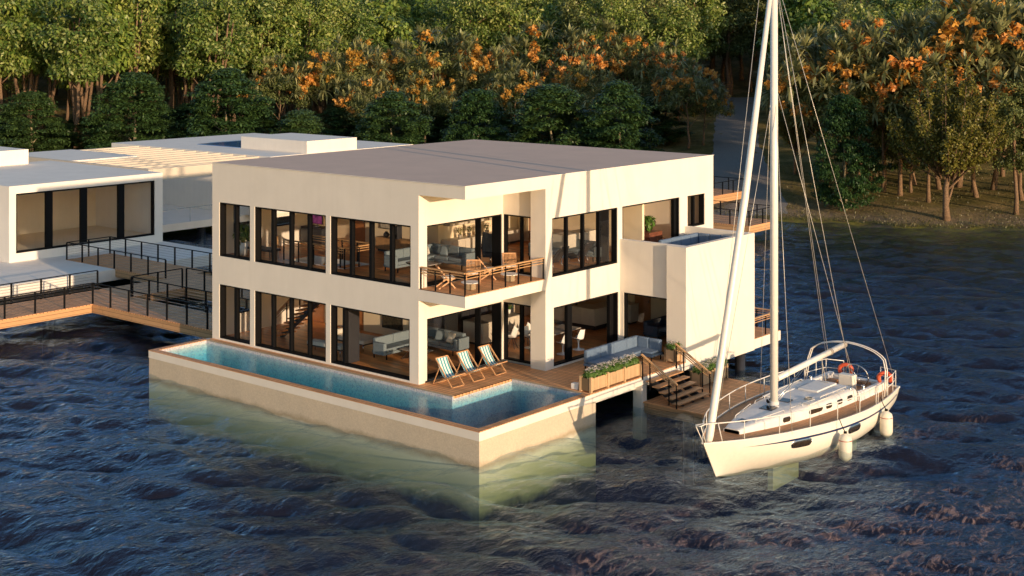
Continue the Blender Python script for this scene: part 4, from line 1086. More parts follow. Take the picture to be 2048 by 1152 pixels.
def walkway(name,label,segs,rails,mats,skirt=.42,z=0):
    t=thing(name,label,'walkway',(0,0,0))
    for (x0,x1,y0,y1),mt in zip(segs,mats):
        m=MB(); m.box(x0,x1,y0,y1,z-.05,z); m.build('boards',M[mt],t)
        m=MB(); m.box(x0+.02,x1-.02,y0+.02,y1-.02,z-skirt,z-.053); m.build('fascia',M['walkside'],t)
    for r in rails: wire_rail('railing',t,r)
    return t
walkway('walkway','brown boardwalk with black wire railings turning a corner left of the pool',
  [(-28.1,-25.0,-16,.9),(-28.1,-14.60,.903,3.25)],
  [[(-25.08,-15.9,0),(-25.08,.98,0),(-14.7,.98,0)],[(-28.02,-15.9,0),(-28.02,3.17,0)],[(-25.1,3.17,0),(-14.7,3.17,0)]],['walky','walk'])
walkway('walkway','short link of boardwalk between the two long walkways at the left',[(-28.1,-25.1,3.26,6.4)],[[(-25.18,3.3,0),(-25.18,6.3,0)]],['walky'])
walkway('walkway','upper boardwalk with black railings between the white platform and the villa',
  [(-37.7,-28.11,7.35,10.4),(-28.10,-14.60,6.41,9.4)],
  [[(-28.15,7.42,0),(-37.62,7.42,0),(-37.62,10.3,0),(-28.1,10.3,0),(-14.7,9.32,0)],[(-25.1,6.5,0),(-14.7,6.5,0)]],['walk','walk'])
wh=M['white']
lb=thing('white_house','low white flat-roofed house with a wide four-pane window at the left edge','house',(-39.08,4.64,0))
lb.location=(0,0,0)
wall('facade_wall',lb,wh,'y',4.64,15.10,.0,4.36,-39.42,-39.08,[(5.07,14.52,.49,3.91)])
m=MB(); m.box(-52.0,-39.425,4.64,4.95,0,4.0); m.build('side_wall',wh,lb)
m=MB(); m.box(-52.0,-39.425,14.8,15.1,0,4.0); m.build('side_wall',wh,lb)
m=MB(); m.box(-52.0,-51.7,4.955,14.795,0,4.0); m.build('back_wall',wh,lb)
m=MB(); m.box(-46.2,-46.0,4.955,14.795,0.03,3.98); m.build('interior_wall',M['interior'],lb)
m=MB(); m.box(-52.0,-39.425,4.64,15.1,4.003,4.36); m.build('roof',wh,lb)
m=MB(); m.box(-51.69,-39.43,4.96,14.79,.0+.005,.45); m.build('floor',M['interior'],lb)
W(lb,'y',5.07,14.52,.49,3.91,-39.14,-39.38,[(7.05,7.5),(9.35,9.8),(11.95,12.4)],fr=.1)
m=MB(); m.box(-56,-50.75,9.0,12.75,4.363,5.35); m.build('roof_box',wh,lb)
m=MB(); m.box(-50,-41,5.5,14.0,4.37,4.40); 
m.bm.free()
pf=thing('white_platform','white concrete platform on dark piles around the low house at the left','platform',(0,0,0))
m=MB(); m.box(-56,-32.7,-1.5,15.3,-.62,-.004); m.build('slab',wh,pf)
for x,y in ((-34,0),(-38,0),(-34,4),(-34,13),(-42,0),(-38,-1),(-44,13)):
    m=MB(); m.tube([(x,y,-5),(x,y,-.63)],.3,14); m.build('pile',M['dark'],pf)
m=MB(); m.box(-32.68,-32.3,-.5,7.2,-1.05,-.7)
m.bm.free()
pf2=thing('white_platform','farther white platform on piles behind the low house, beneath the pergola','platform',(0,0,0))
m=MB(); m.box(-62,-45.4,15.4,38,-.5,-.006); m.build('slab',wh,pf2)
for x,y in ((-46.2,19.5),(-46.2,23.5),(-46.2,28),(-46.2,33)):
    m=MB(); m.tube([(x,y,-5),(x,y,-.51)],.3,14); m.build('pile',M['dark'],pf2)
wire=MB()
bh=thing('white_house','farther white house with a ribbed pergola and roof boxes behind the left walkway','house',(0,0,0))
m=MB(); m.box(-60,-44,26.75,27.05,0,3.9); m.build('facade_wall',wh,bh)
m=MB(); m.box(-60,-59.7,15.9,26.74,0,3.9); m.build('side_wall',wh,bh)
m=MB(); m.box(-44.3,-44,27.06,38,0,3.9); m.build('side_wall',wh,bh)
m=MB(); m.box(-62,-42.5,26.7,41.2,3.903,4.36); m.build('roof',wh,bh)
m=MB(); m.box(-58.5,-56,29.5,36,4.365,4.42)
m.bm.free()
m=MB(); m.box(-50.1,-42.6,30.2,35.2,4.363,5.25); m.build('roof_box',wh,bh)
m=MB(); m.box(-55.5,-50.3,30.2,35.8,4.362,4.40); m.build('roof_blue_sheet',M['roofblue'],bh)  # flat glossy blue sheet lying on the roof
pg=M['tan']
m=MB(); m.box(-59,-41.3,15.6,15.9,3.62,4.36); m.build('pergola_beam',pg,bh)
m=MB(); m.box(-41.6,-41.3,15.92,26.68,3.62,4.36); m.build('pergola_beam',pg,bh)
m=MB(); m.box(-59,-50.6,15.92,21.2,4.1,4.36); m.build('roof_slab',wh,bh)
x=-42.3; 
while x>-58.6:
    y0=15.93 if x>-50.4 else 21.25
    m=MB(); m.box(x-.30,x,y0,26.67,4.17,4.33); m.build('pergola_slat',pg,bh); x-=1.45
for x,y in ((-41.45,15.75),(-41.45,21),(-50.5,15.75)):
    m=MB(); m.box(x-.1,x+.1,y-.1,y+.1,0,3.61); m.build('pergola_post',pg,bh)
m=MB(); m.box(-45.55,-45.5,15.6,37.9,.95,1.0)
m.build('handrail',M['steel'],pf2)
for y in range(16,38,3):
    m=MB(); m.box(-45.54,-45.51,y,y+.03,-.004,.95); m.build('rail_post',M['steel'],pf2)
# small shore decks behind the villa
walkway('shore_deck','nearer small wooden deck with black railings behind the right side of the villa',[(-22,-14.3,44.9,48.8)],[[(-21.9,45,0),(-14.4,45,0),(-14.4,48.7,0),(-21.9,48.7,0)]],['walk'],.5)
walkway('shore_deck','farther small wooden deck with black railings where the gravel track meets the water',[(-30,-24.2,56.2,61.3)],[[(-29.9,56.3,0.25),(-24.3,56.3,0.25),(-24.3,61.2,0.25),(-29.9,61.2,.25)]],['walk'],.6,.25)
# ---------------------------------------------------------------- terrain
WL=-1.2
ST=[(-120,124),(0,122),(8,118),(13,111),(17,107.5),(20.9,104.7),(24,103.8),(27.2,102.4),(28.6,100.8),(32,100.4),(37.4,99.8),(60,97),(120,92)]
def wob(a,b): return math.sin(a*1.3+b*.4)*.5+math.sin(a*.51-b*.9+1.7)*.6+math.sin(a*2.9+b*2.1)*.25
def terr(lat,dep):
    S=lerp_tab(ST,lat)+wob(lat,0)*.35; d=dep-S
    if d<0: z=WL+max(-9,d*.28)
    elif d<4: z=WL+.14*d
    else: z=WL+.56+.0625*(d-4)
    if d>2: z+=.10*wob(lat*.6,dep*.5)*min(1,(d-2)/6)
    if dep>190: z+=.20*(dep-190)
    return z
def terr_mesh():
    las=list(np.linspace(-150,150,260)); des=list(np.linspace(84,135,90))+list(np.linspace(136,330,70))
    V=[];F=[]
    for d in des:
        for l in las:
            x,y=fan(l,d); V.append((x,y,terr(l,d)))
    n=len(las)
    for i in range(len(des)-1):
        for j in range(n-1): F.append((i*n+j,i*n+j+1,(i+1)*n+j+1,(i+1)*n+j))
    m,nt,out=newmat('forest_floor'); v=pos(nt)
    s=nt.nodes.new('ShaderNodeSeparateXYZ'); nt.links.new(v,s.inputs[0])
    n1=noise(nt,v,.35,6,.65); n2=noise(nt,v,5,6,.75)
    c=ramp(nt,n1,[(.3,(.08,.075,.022)),(.5,(.17,.135,.045)),(.7,(.34,.24,.11))])
    c=mixc(nt,1.0,c,ramp(nt,n2,[(.3,(.5,.5,.5)),(.7,(1.5,1.45,1.3))]),'MULTIPLY')
    zz=mth(nt,'ADD',s.outputs[2],mth(nt,'MULTIPLY',noise(nt,v,.8,4),-.9))
    k=nt.nodes.new('ShaderNodeMapRange'); nt.links.new(zz,k.inputs[0]); k.inputs[1].default_value=-1.45; k.inputs[2].default_value=-.75
    sand=ramp(nt,n2,[(.3,(.14,.10,.06)),(.55,(.26,.19,.12)),(.75,(.36,.27,.18))])
    c=mixc(nt,k.outputs[0],sand,c)
    k2=nt.nodes.new('ShaderNodeMapRange'); nt.links.new(s.outputs[2],k2.inputs[0]); k2.inputs[1].default_value=-1.12; k2.inputs[2].default_value=-.98
    moss=ramp(nt,noise(nt,v,1.4,5,.7),[(.4,(.12,.085,.05)),(.55,(.15,.14,.03)),(.7,(.22,.19,.04))])
    c=mixc(nt,k2.outputs[0],moss,c)
    p=princ(nt,out,c,.95,0,.15); bump(nt,p,n2,.9,.12)
    o=np_mesh('shore_ground',V,F,m,None,True); tag(o,'brown grassy bank and forest floor behind the lake','ground',kind='structure')
terr_mesh()
def roadmesh():
    # centre line of the gravel track in ground coordinates, with half-widths
    C=[(17.5,106.5,4.2),(18.6,112,3.6),(20.0,120,2.9),(21.6,130,2.6),(23.3,142,2.4),(25.5,156,2.4),(28.2,172,2.5),(31,188,2.6)]
    V=[];F=[];n=9
    pts=[]
    for (a,b) in zip(C,C[1:]):
        for k in range(10): q=k/10; pts.append(tuple(a[i]*(1-q)+b[i]*q for i in range(3)))
    for (l,d,hw) in pts:
        for j in range(n):
            t=2*j/(n-1)-1; ll=l+t*hw*(1+.05*wob(d,j)); x,y=fan(ll,d); V.append((x,y,terr(ll,d)+.05-.03*t*t))
    for i in range(len(pts)-1):
        for j in range(n-1): F.append((i*n+j,i*n+j+1,(i+1)*n+j+1,(i+1)*n+j))
    m,nt,out=newmat('gravel'); v=pos(nt); n2=noise(nt,v,9,6,.85)
    c=ramp(nt,n2,[(.3,(.13,.115,.10)),(.5,(.23,.205,.185)),(.7,(.36,.33,.29))]); p=princ(nt,out,c,.95); bump(nt,p,n2,.6,.05)
    o=np_mesh('gravel_track',V,F,m,None,True); tag(o,'grey gravel track running up from the shore into the trees','path',kind='structure')
roadmesh()
m=MB(); m.box(-260,160,-120,300,-11.6,-11.2)
mb_=simple('lake_bed_mud',(.012,.012,.02),.95); o=m.build('lake_bed',mb_); tag(o,'dark lake bed','lake bed',kind='structure')
# small grass islet between the track and the villa
def grasspatch():
    rg=np.random.RandomState(5); n=9000
    a=rg.rand(n)*6.283; r=np.sqrt(rg.rand(n)); la=14.3+r*np.cos(a)*3.4; de=124+r*np.sin(a)*10
    P=np.array([(*fan(l,d),terr(l,d)+.03) for l,d in zip(la,de)])
    nn=rg.normal(size=(n,3)); nn[:,2]*=.2
    V,F=leafcloud(P,nn,.28,.35,3,-2.5); o=np_mesh('meadow_grass',V,F,leafmat('grass_blades',[(.03,.05,.012),(.06,.08,.02)]))
    tag(o,'dark green grass beside the gravel track','grass',kind='stuff')
grasspatch()
def shoregrass():
    rg=np.random.RandomState(8); P=[]
    for l in np.linspace(15,44,900):
        S=lerp_tab(ST,l)+wob(l,0)*.35
        for k in range(5):
            if wob(l*1.7,k*2)>.0-.3*k/5:
                d=S+.1+abs(rg.normal())*1.6; ll=l+rg.normal()*.1; P.append((*fan(ll,d),terr(ll,d)+.0))
    for k in range(9000):
        l=rg.uniform(17,46); d=lerp_tab(ST,l)+3+rg.rand()*24
        if wob(l,d)+rg.normal()*.5>.1 and abs(l-(17.5+(d-106)*.16))>4: P.append((*fan(l,d),terr(l,d)))
    P=np.array(P); nn=rg.normal(size=P.shape); nn[:,2]*=.2
    V,F=leafcloud(P,nn,.15,.35,4,-2.5); o=np_mesh('bank_grass',V,F,leafmat('bank_blades',[(.05,.055,.015),(.09,.09,.025),(.13,.11,.045)])); tag(o,'tufts of dry grass along the bank','grass',kind='stuff')
shoregrass()

# ---------------------------------------------------------------- lake surface (spectral waves)
def ocean_tile(Nn,L,wind,V,rms,seed,lmin,choppy):
    rg=np.random.RandomState(seed); k1=np.fft.fftfreq(Nn,L/Nn)*2*np.pi; kx,ky=np.meshgrid(k1,k1,indexing='ij'); k=np.hypot(kx,ky); k[0,0]=1
    Lp=V*V/9.81; cosf=(kx*wind[0]+ky*wind[1])/k
    P=np.exp(-1/(k*Lp)**2)/k**3.5*(.04+np.abs(cosf)**3.5)*np.exp(-(k*lmin)**2); P[0,0]=0
    h=(rg.normal(size=(Nn,Nn))+1j*rg.normal(size=(Nn,Nn)))*np.sqrt(P)
    z=np.fft.ifft2(h); sc_=rms/np.std(z.real); 
    dx=np.fft.ifft2(-1j*kx/k*h).real*sc_*choppy; dy=np.fft.ifft2(-1j*ky/k*h).real*sc_*choppy
    return z.real*sc_,dx,dy
def lake():
    wd=(FW[0]*.985+RT[0]*.17,FW[1]*.985+RT[1]*.17)
    tiles=[(512,57.0)+ocean_tile(512,57.0,wd,3.0,.105,3,.16,1.4),(512,21.3)+ocean_tile(512,21.3,(wd[0]*.97-wd[1]*.24,wd[1]*.97+wd[0]*.24),1.6,.018,9,.07,1.2)]
    def samp(A,u):
        n=A.shape[0]; i=np.floor(u[0]).astype(int);j=np.floor(u[1]).astype(int); a=u[0]-i;b=u[1]-j
        return (A[i%n,j%n]*(1-a)*(1-b)+A[(i+1)%n,j%n]*a*(1-b)+A[i%n,(j+1)%n]*(1-a)*b+A[(i+1)%n,(j+1)%n]*a*b)
    st=.125; des=np.arange(28,127,st); J=int(62/st)*2+1
    rows=len(des); lat=np.linspace(-62,62,J)
    LA,DE=np.meshgrid(lat,des); X=CX+RT[0]*LA+FW[0]*DE; Y=CY+RT[1]*LA+FW[1]*DE
    Z=np.zeros_like(X);DX=np.zeros_like(X);DY=np.zeros_like(X)
    for n,L,z,dx,dy in tiles:
        u=(X/L*n,Y/L*n); Z+=samp(z,u);DX+=samp(dx,u);DY+=samp(dy,u)
    near=np.clip((DE-96)/12,0,1); Z*=1-.1*near
    V=np.stack([X+DX,Y+DY,Z+WL],-1).reshape(-1,3)
    keep=(np.abs(LA)<DE*.40+9); 
    idx=np.arange(rows*J).reshape(rows,J)
    q=np.stack([idx[:-1,:-1],idx[:-1,1:],idx[1:,1:],idx[1:,:-1]],-1); kk=keep[:-1,:-1]&keep[1:,1:]&keep[:-1,1:]&keep[1:,:-1]
    q=q[kk]
    # drop unused vertices
    used=np.unique(q); rm=np.zeros(rows*J,int)-1; rm[used]=np.arange(len(used)); V=V[used]; q=rm[q]
    # skirt and floor close the water body
    from collections import Counter
    e=np.concatenate([q[:,[0,1]],q[:,[1,2]],q[:,[2,3]],q[:,[3,0]]]); es=np.sort(e,1); key=es[:,0].astype(np.int64)*10**7+es[:,1]
    u_,ix,ct=np.unique(key,return_index=True,return_counts=True); be=e[ix[ct==1]]
    bv=np.unique(be); nv=len(V); low={int(b):nv+i for i,b in enumerate(bv)}
    VB=V[bv].copy(); VB[:,2]=-11.1
    cen=len(V)+len(VB); V=np.concatenate([V,VB,[[*fan(0,75),-11.1]]])
    sk=np.array([(int(b),int(a),low[int(a)],low[int(b)]) for a,b in be]); fl=np.array([(low[int(b)],low[int(a)],cen,cen) for a,b in be])
    me=bpy.data.meshes.new('lake_water')
    tri=fl[:,:3]; allq=np.concatenate([q,sk])
    me.vertices.add(len(V)); me.vertices.foreach_set('co',V.astype(np.float32).ravel())
    li=np.concatenate([allq.ravel(),tri.ravel()]).astype(np.int32); me.loops.add(len(li)); me.loops.foreach_set('vertex_index',li)
    tot=np.concatenate([np.full(len(allq),4),np.full(len(tri),3)]).astype(np.int32); stt=np.concatenate([[0],np.cumsum(tot)[:-1]]).astype(np.int32)
    me.polygons.add(len(tot)); me.polygons.foreach_set('loop_start',stt); me.polygons.foreach_set('loop_total',tot)
    sm=np.zeros(len(tot),bool); sm[:len(q)]=True; me.polygons.foreach_set('use_smooth',sm)
    me.update(calc_edges=True); me.validate()
    m,nt,out=newmat('lake_water'); v=pos(nt)
    mp=nt.nodes.new('ShaderNodeMapping'); nt.links.new(v,mp.inputs[0]); mp.inputs['Rotation'].default_value=(0,0,-YAW); mp.inputs['Scale'].default_value=(1.7,1.0,1)
    nz=noise(nt,mp.outputs[0],2.3,5,.56); nz.node.inputs['Distortion'].default_value=.2
    b=nt.nodes.new('ShaderNodeBump'); b.inputs['Strength'].default_value=1.0; b.inputs['Distance'].default_value=.10; nt.links.new(nz,b.inputs['Height'])
    f=nt.nodes.new('ShaderNodeFresnel'); f.inputs[0].default_value=1.40; nt.links.new(b.outputs[0],f.inputs['Normal'])
    g=nt.nodes.new('ShaderNodeBsdfGlossy'); g.inputs['Roughness'].default_value=.05; g.inputs['Color'].default_value=(.60,.78,1,1); nt.links.new(b.outputs[0],g.inputs['Normal'])
    t=nt.nodes.new('ShaderNodeBsdfTransparent'); t.inputs[0].default_value=(.93,.97,.95,1)
    d=nt.nodes.new('ShaderNodeBsdfDiffuse'); d.inputs[0].default_value=(.105,.105,.175,1)
    mx0=nt.nodes.new('ShaderNodeMixShader'); mx0.inputs[0].default_value=.11; nt.links.new(t.outputs[0],mx0.inputs[1]); nt.links.new(d.outputs[0],mx0.inputs[2])
    mx=nt.nodes.new('ShaderNodeMixShader'); ge=nt.nodes.new('ShaderNodeNewGeometry'); nt.links.new(mth(nt,'MULTIPLY',f.outputs[0],mth(nt,'SUBTRACT',1.0,ge.outputs['Backfacing'])),mx.inputs[0]); nt.links.new(mx0.outputs[0],mx.inputs[1]); nt.links.new(g.outputs[0],mx.inputs[2])
    # lacy foam: ridged noise inside large drifting patches
    mp2=nt.nodes.new('ShaderNodeMapping'); nt.links.new(v,mp2.inputs[0]); mp2.inputs['Rotation'].default_value=(0,0,-YAW); mp2.inputs['Scale'].default_value=(2.0,1.0,1)
    wv=nt.nodes.new('ShaderNodeTexNoise'); wv.inputs['Scale'].default_value=.9; wv.inputs['Detail'].default_value=4; nt.links.new(mp2.outputs[0],wv.inputs['Vector'])
    wp=mixc(nt,.22,mp2.outputs[0],wv.outputs['Color'],'ADD')
    n1=noise(nt,wp,1.7,12,.74); n1.node.inputs['Distortion'].default_value=1.5; rr_=nt.nodes.new('ShaderNodeMapRange'); nt.links.new(n1,rr_.inputs[0]); rr_.inputs[1].default_value=.49; rr_.inputs[2].default_value=.60; rid=rr_.outputs[0]
    pa=noise(nt,mp2.outputs[0],.13,4,.6)
    s=nt.nodes.new('ShaderNodeSeparateXYZ'); nt.links.new(v,s.inputs[0])
    # patches drift on the near side of the lake
    near_=mth(nt,'ADD',mth(nt,'MULTIPLY',s.outputs[0],.030),mth(nt,'MULTIPLY',s.outputs[1],-.010))
    pm=nt.nodes.new('ShaderNodeMapRange'); nt.links.new(mth(nt,'ADD',pa,near_),pm.inputs[0]); pm.inputs[1].default_value=.80; pm.inputs[2].default_value=.96
    fm=mth(nt,'MULTIPLY',mth(nt,'MULTIPLY',rid,pm.outputs[0]),.55)
    fo=nt.nodes.new('ShaderNodeBsdfDiffuse'); fo.inputs[0].default_value=(.34,.235,.21,1); 
    mf=nt.nodes.new('ShaderNodeMixShader'); nt.links.new(fm,mf.inputs[0]); nt.links.new(mx.outputs[0],mf.inputs[1]); nt.links.new(fo.outputs[0],mf.inputs[2])
    nt.links.new(mf.outputs[0],out.inputs['Surface'])
    a=nt.nodes.new('ShaderNodeVolumeAbsorption'); a.inputs['Color'].default_value=(.60,.645,.46,1); a.inputs['Density'].default_value=.33; nt.links.new(a.outputs[0],out.inputs['Volume'])
    me.materials.append(m); o=bpy.data.objects.new('lake_water',me); COL.objects.link(o); tag(o,'dark blue wind-ruffled lake water with brownish foam','water',kind='structure')
lake()

# ---------------------------------------------------------------- trees
def trunkmesh(name,paths,mat,parent):
    m=MB()
    for pts,rs in paths: m.tube(pts,rs,8)
    return m.build(name,mat,parent)
def limbs(rg,H,hc,rb,lean,nb,spread,top):
    """trunk with a fork and limbs reaching into the crown"""
    P=[];n=6; base=Vector((0,0,-.4)); tip=Vector((lean[0],lean[1],H*.9)); pts=[];rs=[]
    for i in range(n+1):
        t=i/n; p=base.lerp(tip,t)+Vector((rg.normal()*.12,rg.normal()*.12,0))*(t>0)*min(H/10,1.3); pts.append(p); rs.append(rb*(1-.72*t)*(1.35 if i==0 else 1))
    P.append((pts,rs))
    for k in range(nb):
        t=hc+(1-hc)*.8*k/max(1,nb); p=base.lerp(tip,t); a=rg.rand()*6.28; L=spread*(.6+.5*rg.rand())
        q=p+Vector((math.cos(a)*L*.5,math.sin(a)*L*.5,L*.45)); e=p+Vector((math.cos(a)*L,math.sin(a)*L,L*.75+rg.rand()*top)); r=rb*(.45-.2*t)
        P.append(([p,q,e],[r,r*.7,r*.3]))
    return P
def kind_broad(seed,lm,size=.46,H=17,R=4.3,lowf=.30,stems=0):
    rg=np.random.RandomState(seed); t=thing('broadleaf_tree','','tree'); lean=(rg.normal()*.9,rg.normal()*.9)
    hc=.42; paths=limbs(rg,H*.92,.40,.24,lean,6,R*.6,1.0)
    for k in range(stems):
        a=rg.rand()*6.28; q=1.6+rg.rand()*2.2; zt=H*(.55+.2*rg.rand()); paths.append(([(math.cos(a)*.3,math.sin(a)*.3,-.4),(math.cos(a)*q*.45+rg.normal()*.15,math.sin(a)*q*.45,zt*.5),(math.cos(a)*q,math.sin(a)*q,zt),(math.cos(a)*q*1.15,math.sin(a)*q*1.15,zt*1.2)],[.19,.15,.11,.05]))
    trunkmesh('trunk',paths,M['bark'],t)
    P=[];D=[]
    for k in range(78):
        d=rg.normal(size=3); d/=np.linalg.norm(d); r=(.45+.55*rg.rand())
        c=np.array([lean[0]*.8,lean[1]*.8,H*.66])+d*r*np.array([R,R,H*.36]); c[2]=max(c[2],H*lowf)
        p,dd=blob(rg,c,.95+rg.rand()*.7,125,.7,.35); P.append(p); D.append(dd*.6+rg.normal(size=dd.shape)*.5+np.array([0,0,.5]))
    V,F=leafcloud(np.concatenate(P),np.concatenate(D),size,.5,seed,.9); np_mesh('crown',V,F,lm,t); return t
def kind_dark(seed):   # rounded evergreen with small leaves in flat layered pads, unit: 8 m tall, 4 m radius
    rg=np.random.RandomState(seed); t=thing('layered_evergreen','','tree'); H=8.6;R=3.7
    trunkmesh('trunk',limbs(rg,H*.6,.12,.20,(.1,.1),3,1.2,.2),M['barkpale'],t)
    P=[];D=[]
    for k in range(250):
        z=rg.rand(); a=rg.rand()*6.283; prof=min(1,(z+.12)/.3)**.45*max(0,1-(z*.99)**2.2)**.6; r=R*prof*(.55+.47*rg.rand())*(1+.16*math.sin(2*a+seed)+.14*math.sin(3*a+2.1*seed+z*4)+.10*math.sin(9*z+seed))
        c=np.array([r*math.cos(a),r*math.sin(a),.6+z*(H-.9)-.25*r/R]); p,dd=blob(rg,c,.66+.35*rg.rand(),125,.30,.2); P.append(p); D.append(dd*.35+rg.normal(size=dd.shape)*.35+np.array([0,0,1.]))
    V,F=leafcloud(np.concatenate(P),np.concatenate(D),.27,.5,seed,.5); np_mesh('crown',V,F,M['leaf_dark'],t); return t
def kind_orange(seed,H=9.5,R=3.3):
    rg=np.random.RandomState(seed); t=thing('orange_flowering_tree','','tree'); lean=(rg.normal()*.5,rg.normal()*.5)
    trunkmesh('trunk',limbs(rg,H*.86,.35,.14,lean,7,R*.65,.6),M['bark'],t)
    P=[];D=[];C=[]
    for k in range(46):
        d=rg.normal(size=3); d/=np.linalg.norm(d); d[2]=abs(d[2])*1.1-.55; c=np.array([lean[0],lean[1],H*.66])+d*(.6+.4*rg.rand())*np.array([R,R,H*.34]); C.append((c,d))
        p,dd=blob(rg,c,.8+rg.rand()*.45,120,.7,.3); P.append(p); D.append(dd*.6+rg.normal(size=dd.shape)*.5+np.array([0,0,.4]))
    V,F=leafcloud(np.concatenate(P),np.concatenate(D),.27,.45,seed,.4); np_mesh('crown',V,F,M['leaf_olive'],t)
    # strap-leaf rosettes
    S=[];Fq=[];n=0
    for k in range(36):
        d=rg.normal(size=3); d/=np.linalg.norm(d); d[2]=abs(d[2])*1.1-.25
        c=np.array([lean[0],lean[1],H*.66])+d*np.array([R,R,H*.37])*(1.0+.2*rg.rand())
        for q in range(26):
            v=rg.normal(size=3)+d*.7; v[2]+=.35; v/=np.linalg.norm(v); L=.85+.5*rg.rand(); w_=np.cross(v,[0,0,1]); w_/=max(1e-5,np.linalg.norm(w_)); w_*=.085
            a=c; b=c+v*L*.5+np.array([0,0,.04]); e=c+v*L+np.array([0,0,-.14*L]); S+= [a,b+w_,e,b-w_]; Fq.append((n,n+1,n+2,n+3)); n+=4
    np_mesh('strap_leaves',S,Fq,M['leaf_strap'],t)
    P=[];D=[]
    for k in range(12):
        d=rg.normal(size=3); d/=np.linalg.norm(d); d[2]=abs(d[2])*1.0-.15
        c0=np.array([lean[0],lean[1],H*.66])+d*np.array([R,R,H*.38])*1.08
        for j in range(rg.randint(2,6)):
            p,dd=blob(rg,c0+rg.normal(size=3)*np.array([.45,.45,.35]),.28,32,1.1,.3); P.append(p);D.append(dd+rg.normal(size=dd.shape)*.4)
    V,F=leafcloud(np.concatenate(P),np.concatenate(D),.31,.6,seed+3,.9); o=np_mesh('blossom',V,F,M['blossom'],t); return t
def kind_plume(seed,H=12,R=4.6):
    rg=np.random.RandomState(seed); t=thing('plumed_tree','','tree')
    paths=limbs(rg,H*.75,.18,.27,(.1,0),5,2.4,1.4); P=[];D=[]
    for k in range(58):
        a=rg.rand()*6.283; rr=rg.rand()**.55; top=np.array([math.cos(a)*R*rr,math.sin(a)*R*rr,H*(.98-.42*rr*rr)*(.85+.2*rg.rand())]); base=np.array([math.cos(a)*.5,math.sin(a)*.5,H*(.24+.1*rg.rand())])
        paths.append(([Vector(base),Vector(base*.5+top*.5+np.array([math.cos(a),math.sin(a),-.6])*.4),Vector(top)],[.07,.045,.015]))
        for j in range(16):
            q=(j+.5)/16; c=base*(1-q)+top*q+np.array([math.cos(a),math.sin(a),-.6])*.8*q*(1-q)
            if q<.22: continue
            p,dd=blob(rg,c+rg.normal(size=3)*.16,.52*(1.15-.72*q)+.10,40,1.3,.1); P.append(p);D.append(dd*.5+rg.normal(size=dd.shape)*.5+np.array([0,0,.3]))
    trunkmesh('trunk',paths,M['bark'],t)
    V,F=leafcloud(np.concatenate(P),np.concatenate(D),.25,.5,seed,-.3); np_mesh('crown',V,F,M['leaf_plume'],t); return t
def kind_slender(seed,H=15):
    rg=np.random.RandomState(seed); t=thing('slender_tree','','tree'); trunkmesh('trunk',limbs(rg,H*.95,.5,.26,(rg.normal()*.5,rg.normal()*.5),6,1.6,.8),M['barkpale'] if False else M['bark'],t)
    P=[];D=[]
    for k in range(64):
        z=.30+.70*rg.rand(); a=rg.rand()*6.283; r=3.3*math.sin(PI*min(1,(z-.16)/.88))**.7*rg.rand()**.4
        p,dd=blob(rg,(r*math.cos(a),r*math.sin(a),z*H),.85+.45*rg.rand(),125,.8,.3); P.append(p);D.append(dd*.6+rg.normal(size=dd.shape)*.5+np.array([0,0,.4]))
    V,F=leafcloud(np.concatenate(P),np.concatenate(D),.33,.5,seed,.5); np_mesh('crown',V,F,M['leaf_olive'],t); return t
PROTO={'broad':[kind_broad(1,M['leaf_broad']),kind_broad(2,M['leaf_palm'],.70),kind_broad(3,M['leaf_broad'],.36,18,4.6)],'tall':[kind_broad(5,M['leaf_broad'],.46,17,3.7,.50,3),kind_broad(6,M['leaf_palm'],.70,17,3.6,.52,4),kind_broad(7,M['leaf_broad'],.40,17,3.4,.48,3)],
 'dark':[kind_dark(11),kind_dark(12),kind_dark(14)],'orange':[kind_orange(21),kind_orange(22),kind_orange(23)],'plume':[kind_plume(31)],'slender':[kind_slender(41),kind_slender(42)]}
USED=set(); BASEH={'broad':17,'tall':17,'dark':8.6,'orange':9.5,'plume':12,'slender':15}
rt=random.Random(4)
def put(kind,var,lat,dep,height,label,group=None,wide=1.0,rz=None,sink=0):
    pr=PROTO[kind][var%len(PROTO[kind])]; key=(kind,var%len(PROTO[kind]))
    if key in USED: o=copy_tree(pr)
    else: o=pr; USED.add(key)
    x,y=fan(lat,dep); s=height/BASEH[kind]
    o.location=(x,y,terr(lat,dep)-sink); o.scale=(s*wide,s*wide,s); o.rotation_euler[2]=rt.random()*6.28 if rz is None else rz
    o['label']=label
    if group: o['group']=group
    elif 'group' in o: del o['group']
    return o
def pl(px,D): return (px-1024)/2733.9*D
def hgt(px,top,D): return 13-(top-70.3)*D/2733.9-terr(pl(px,D),D)
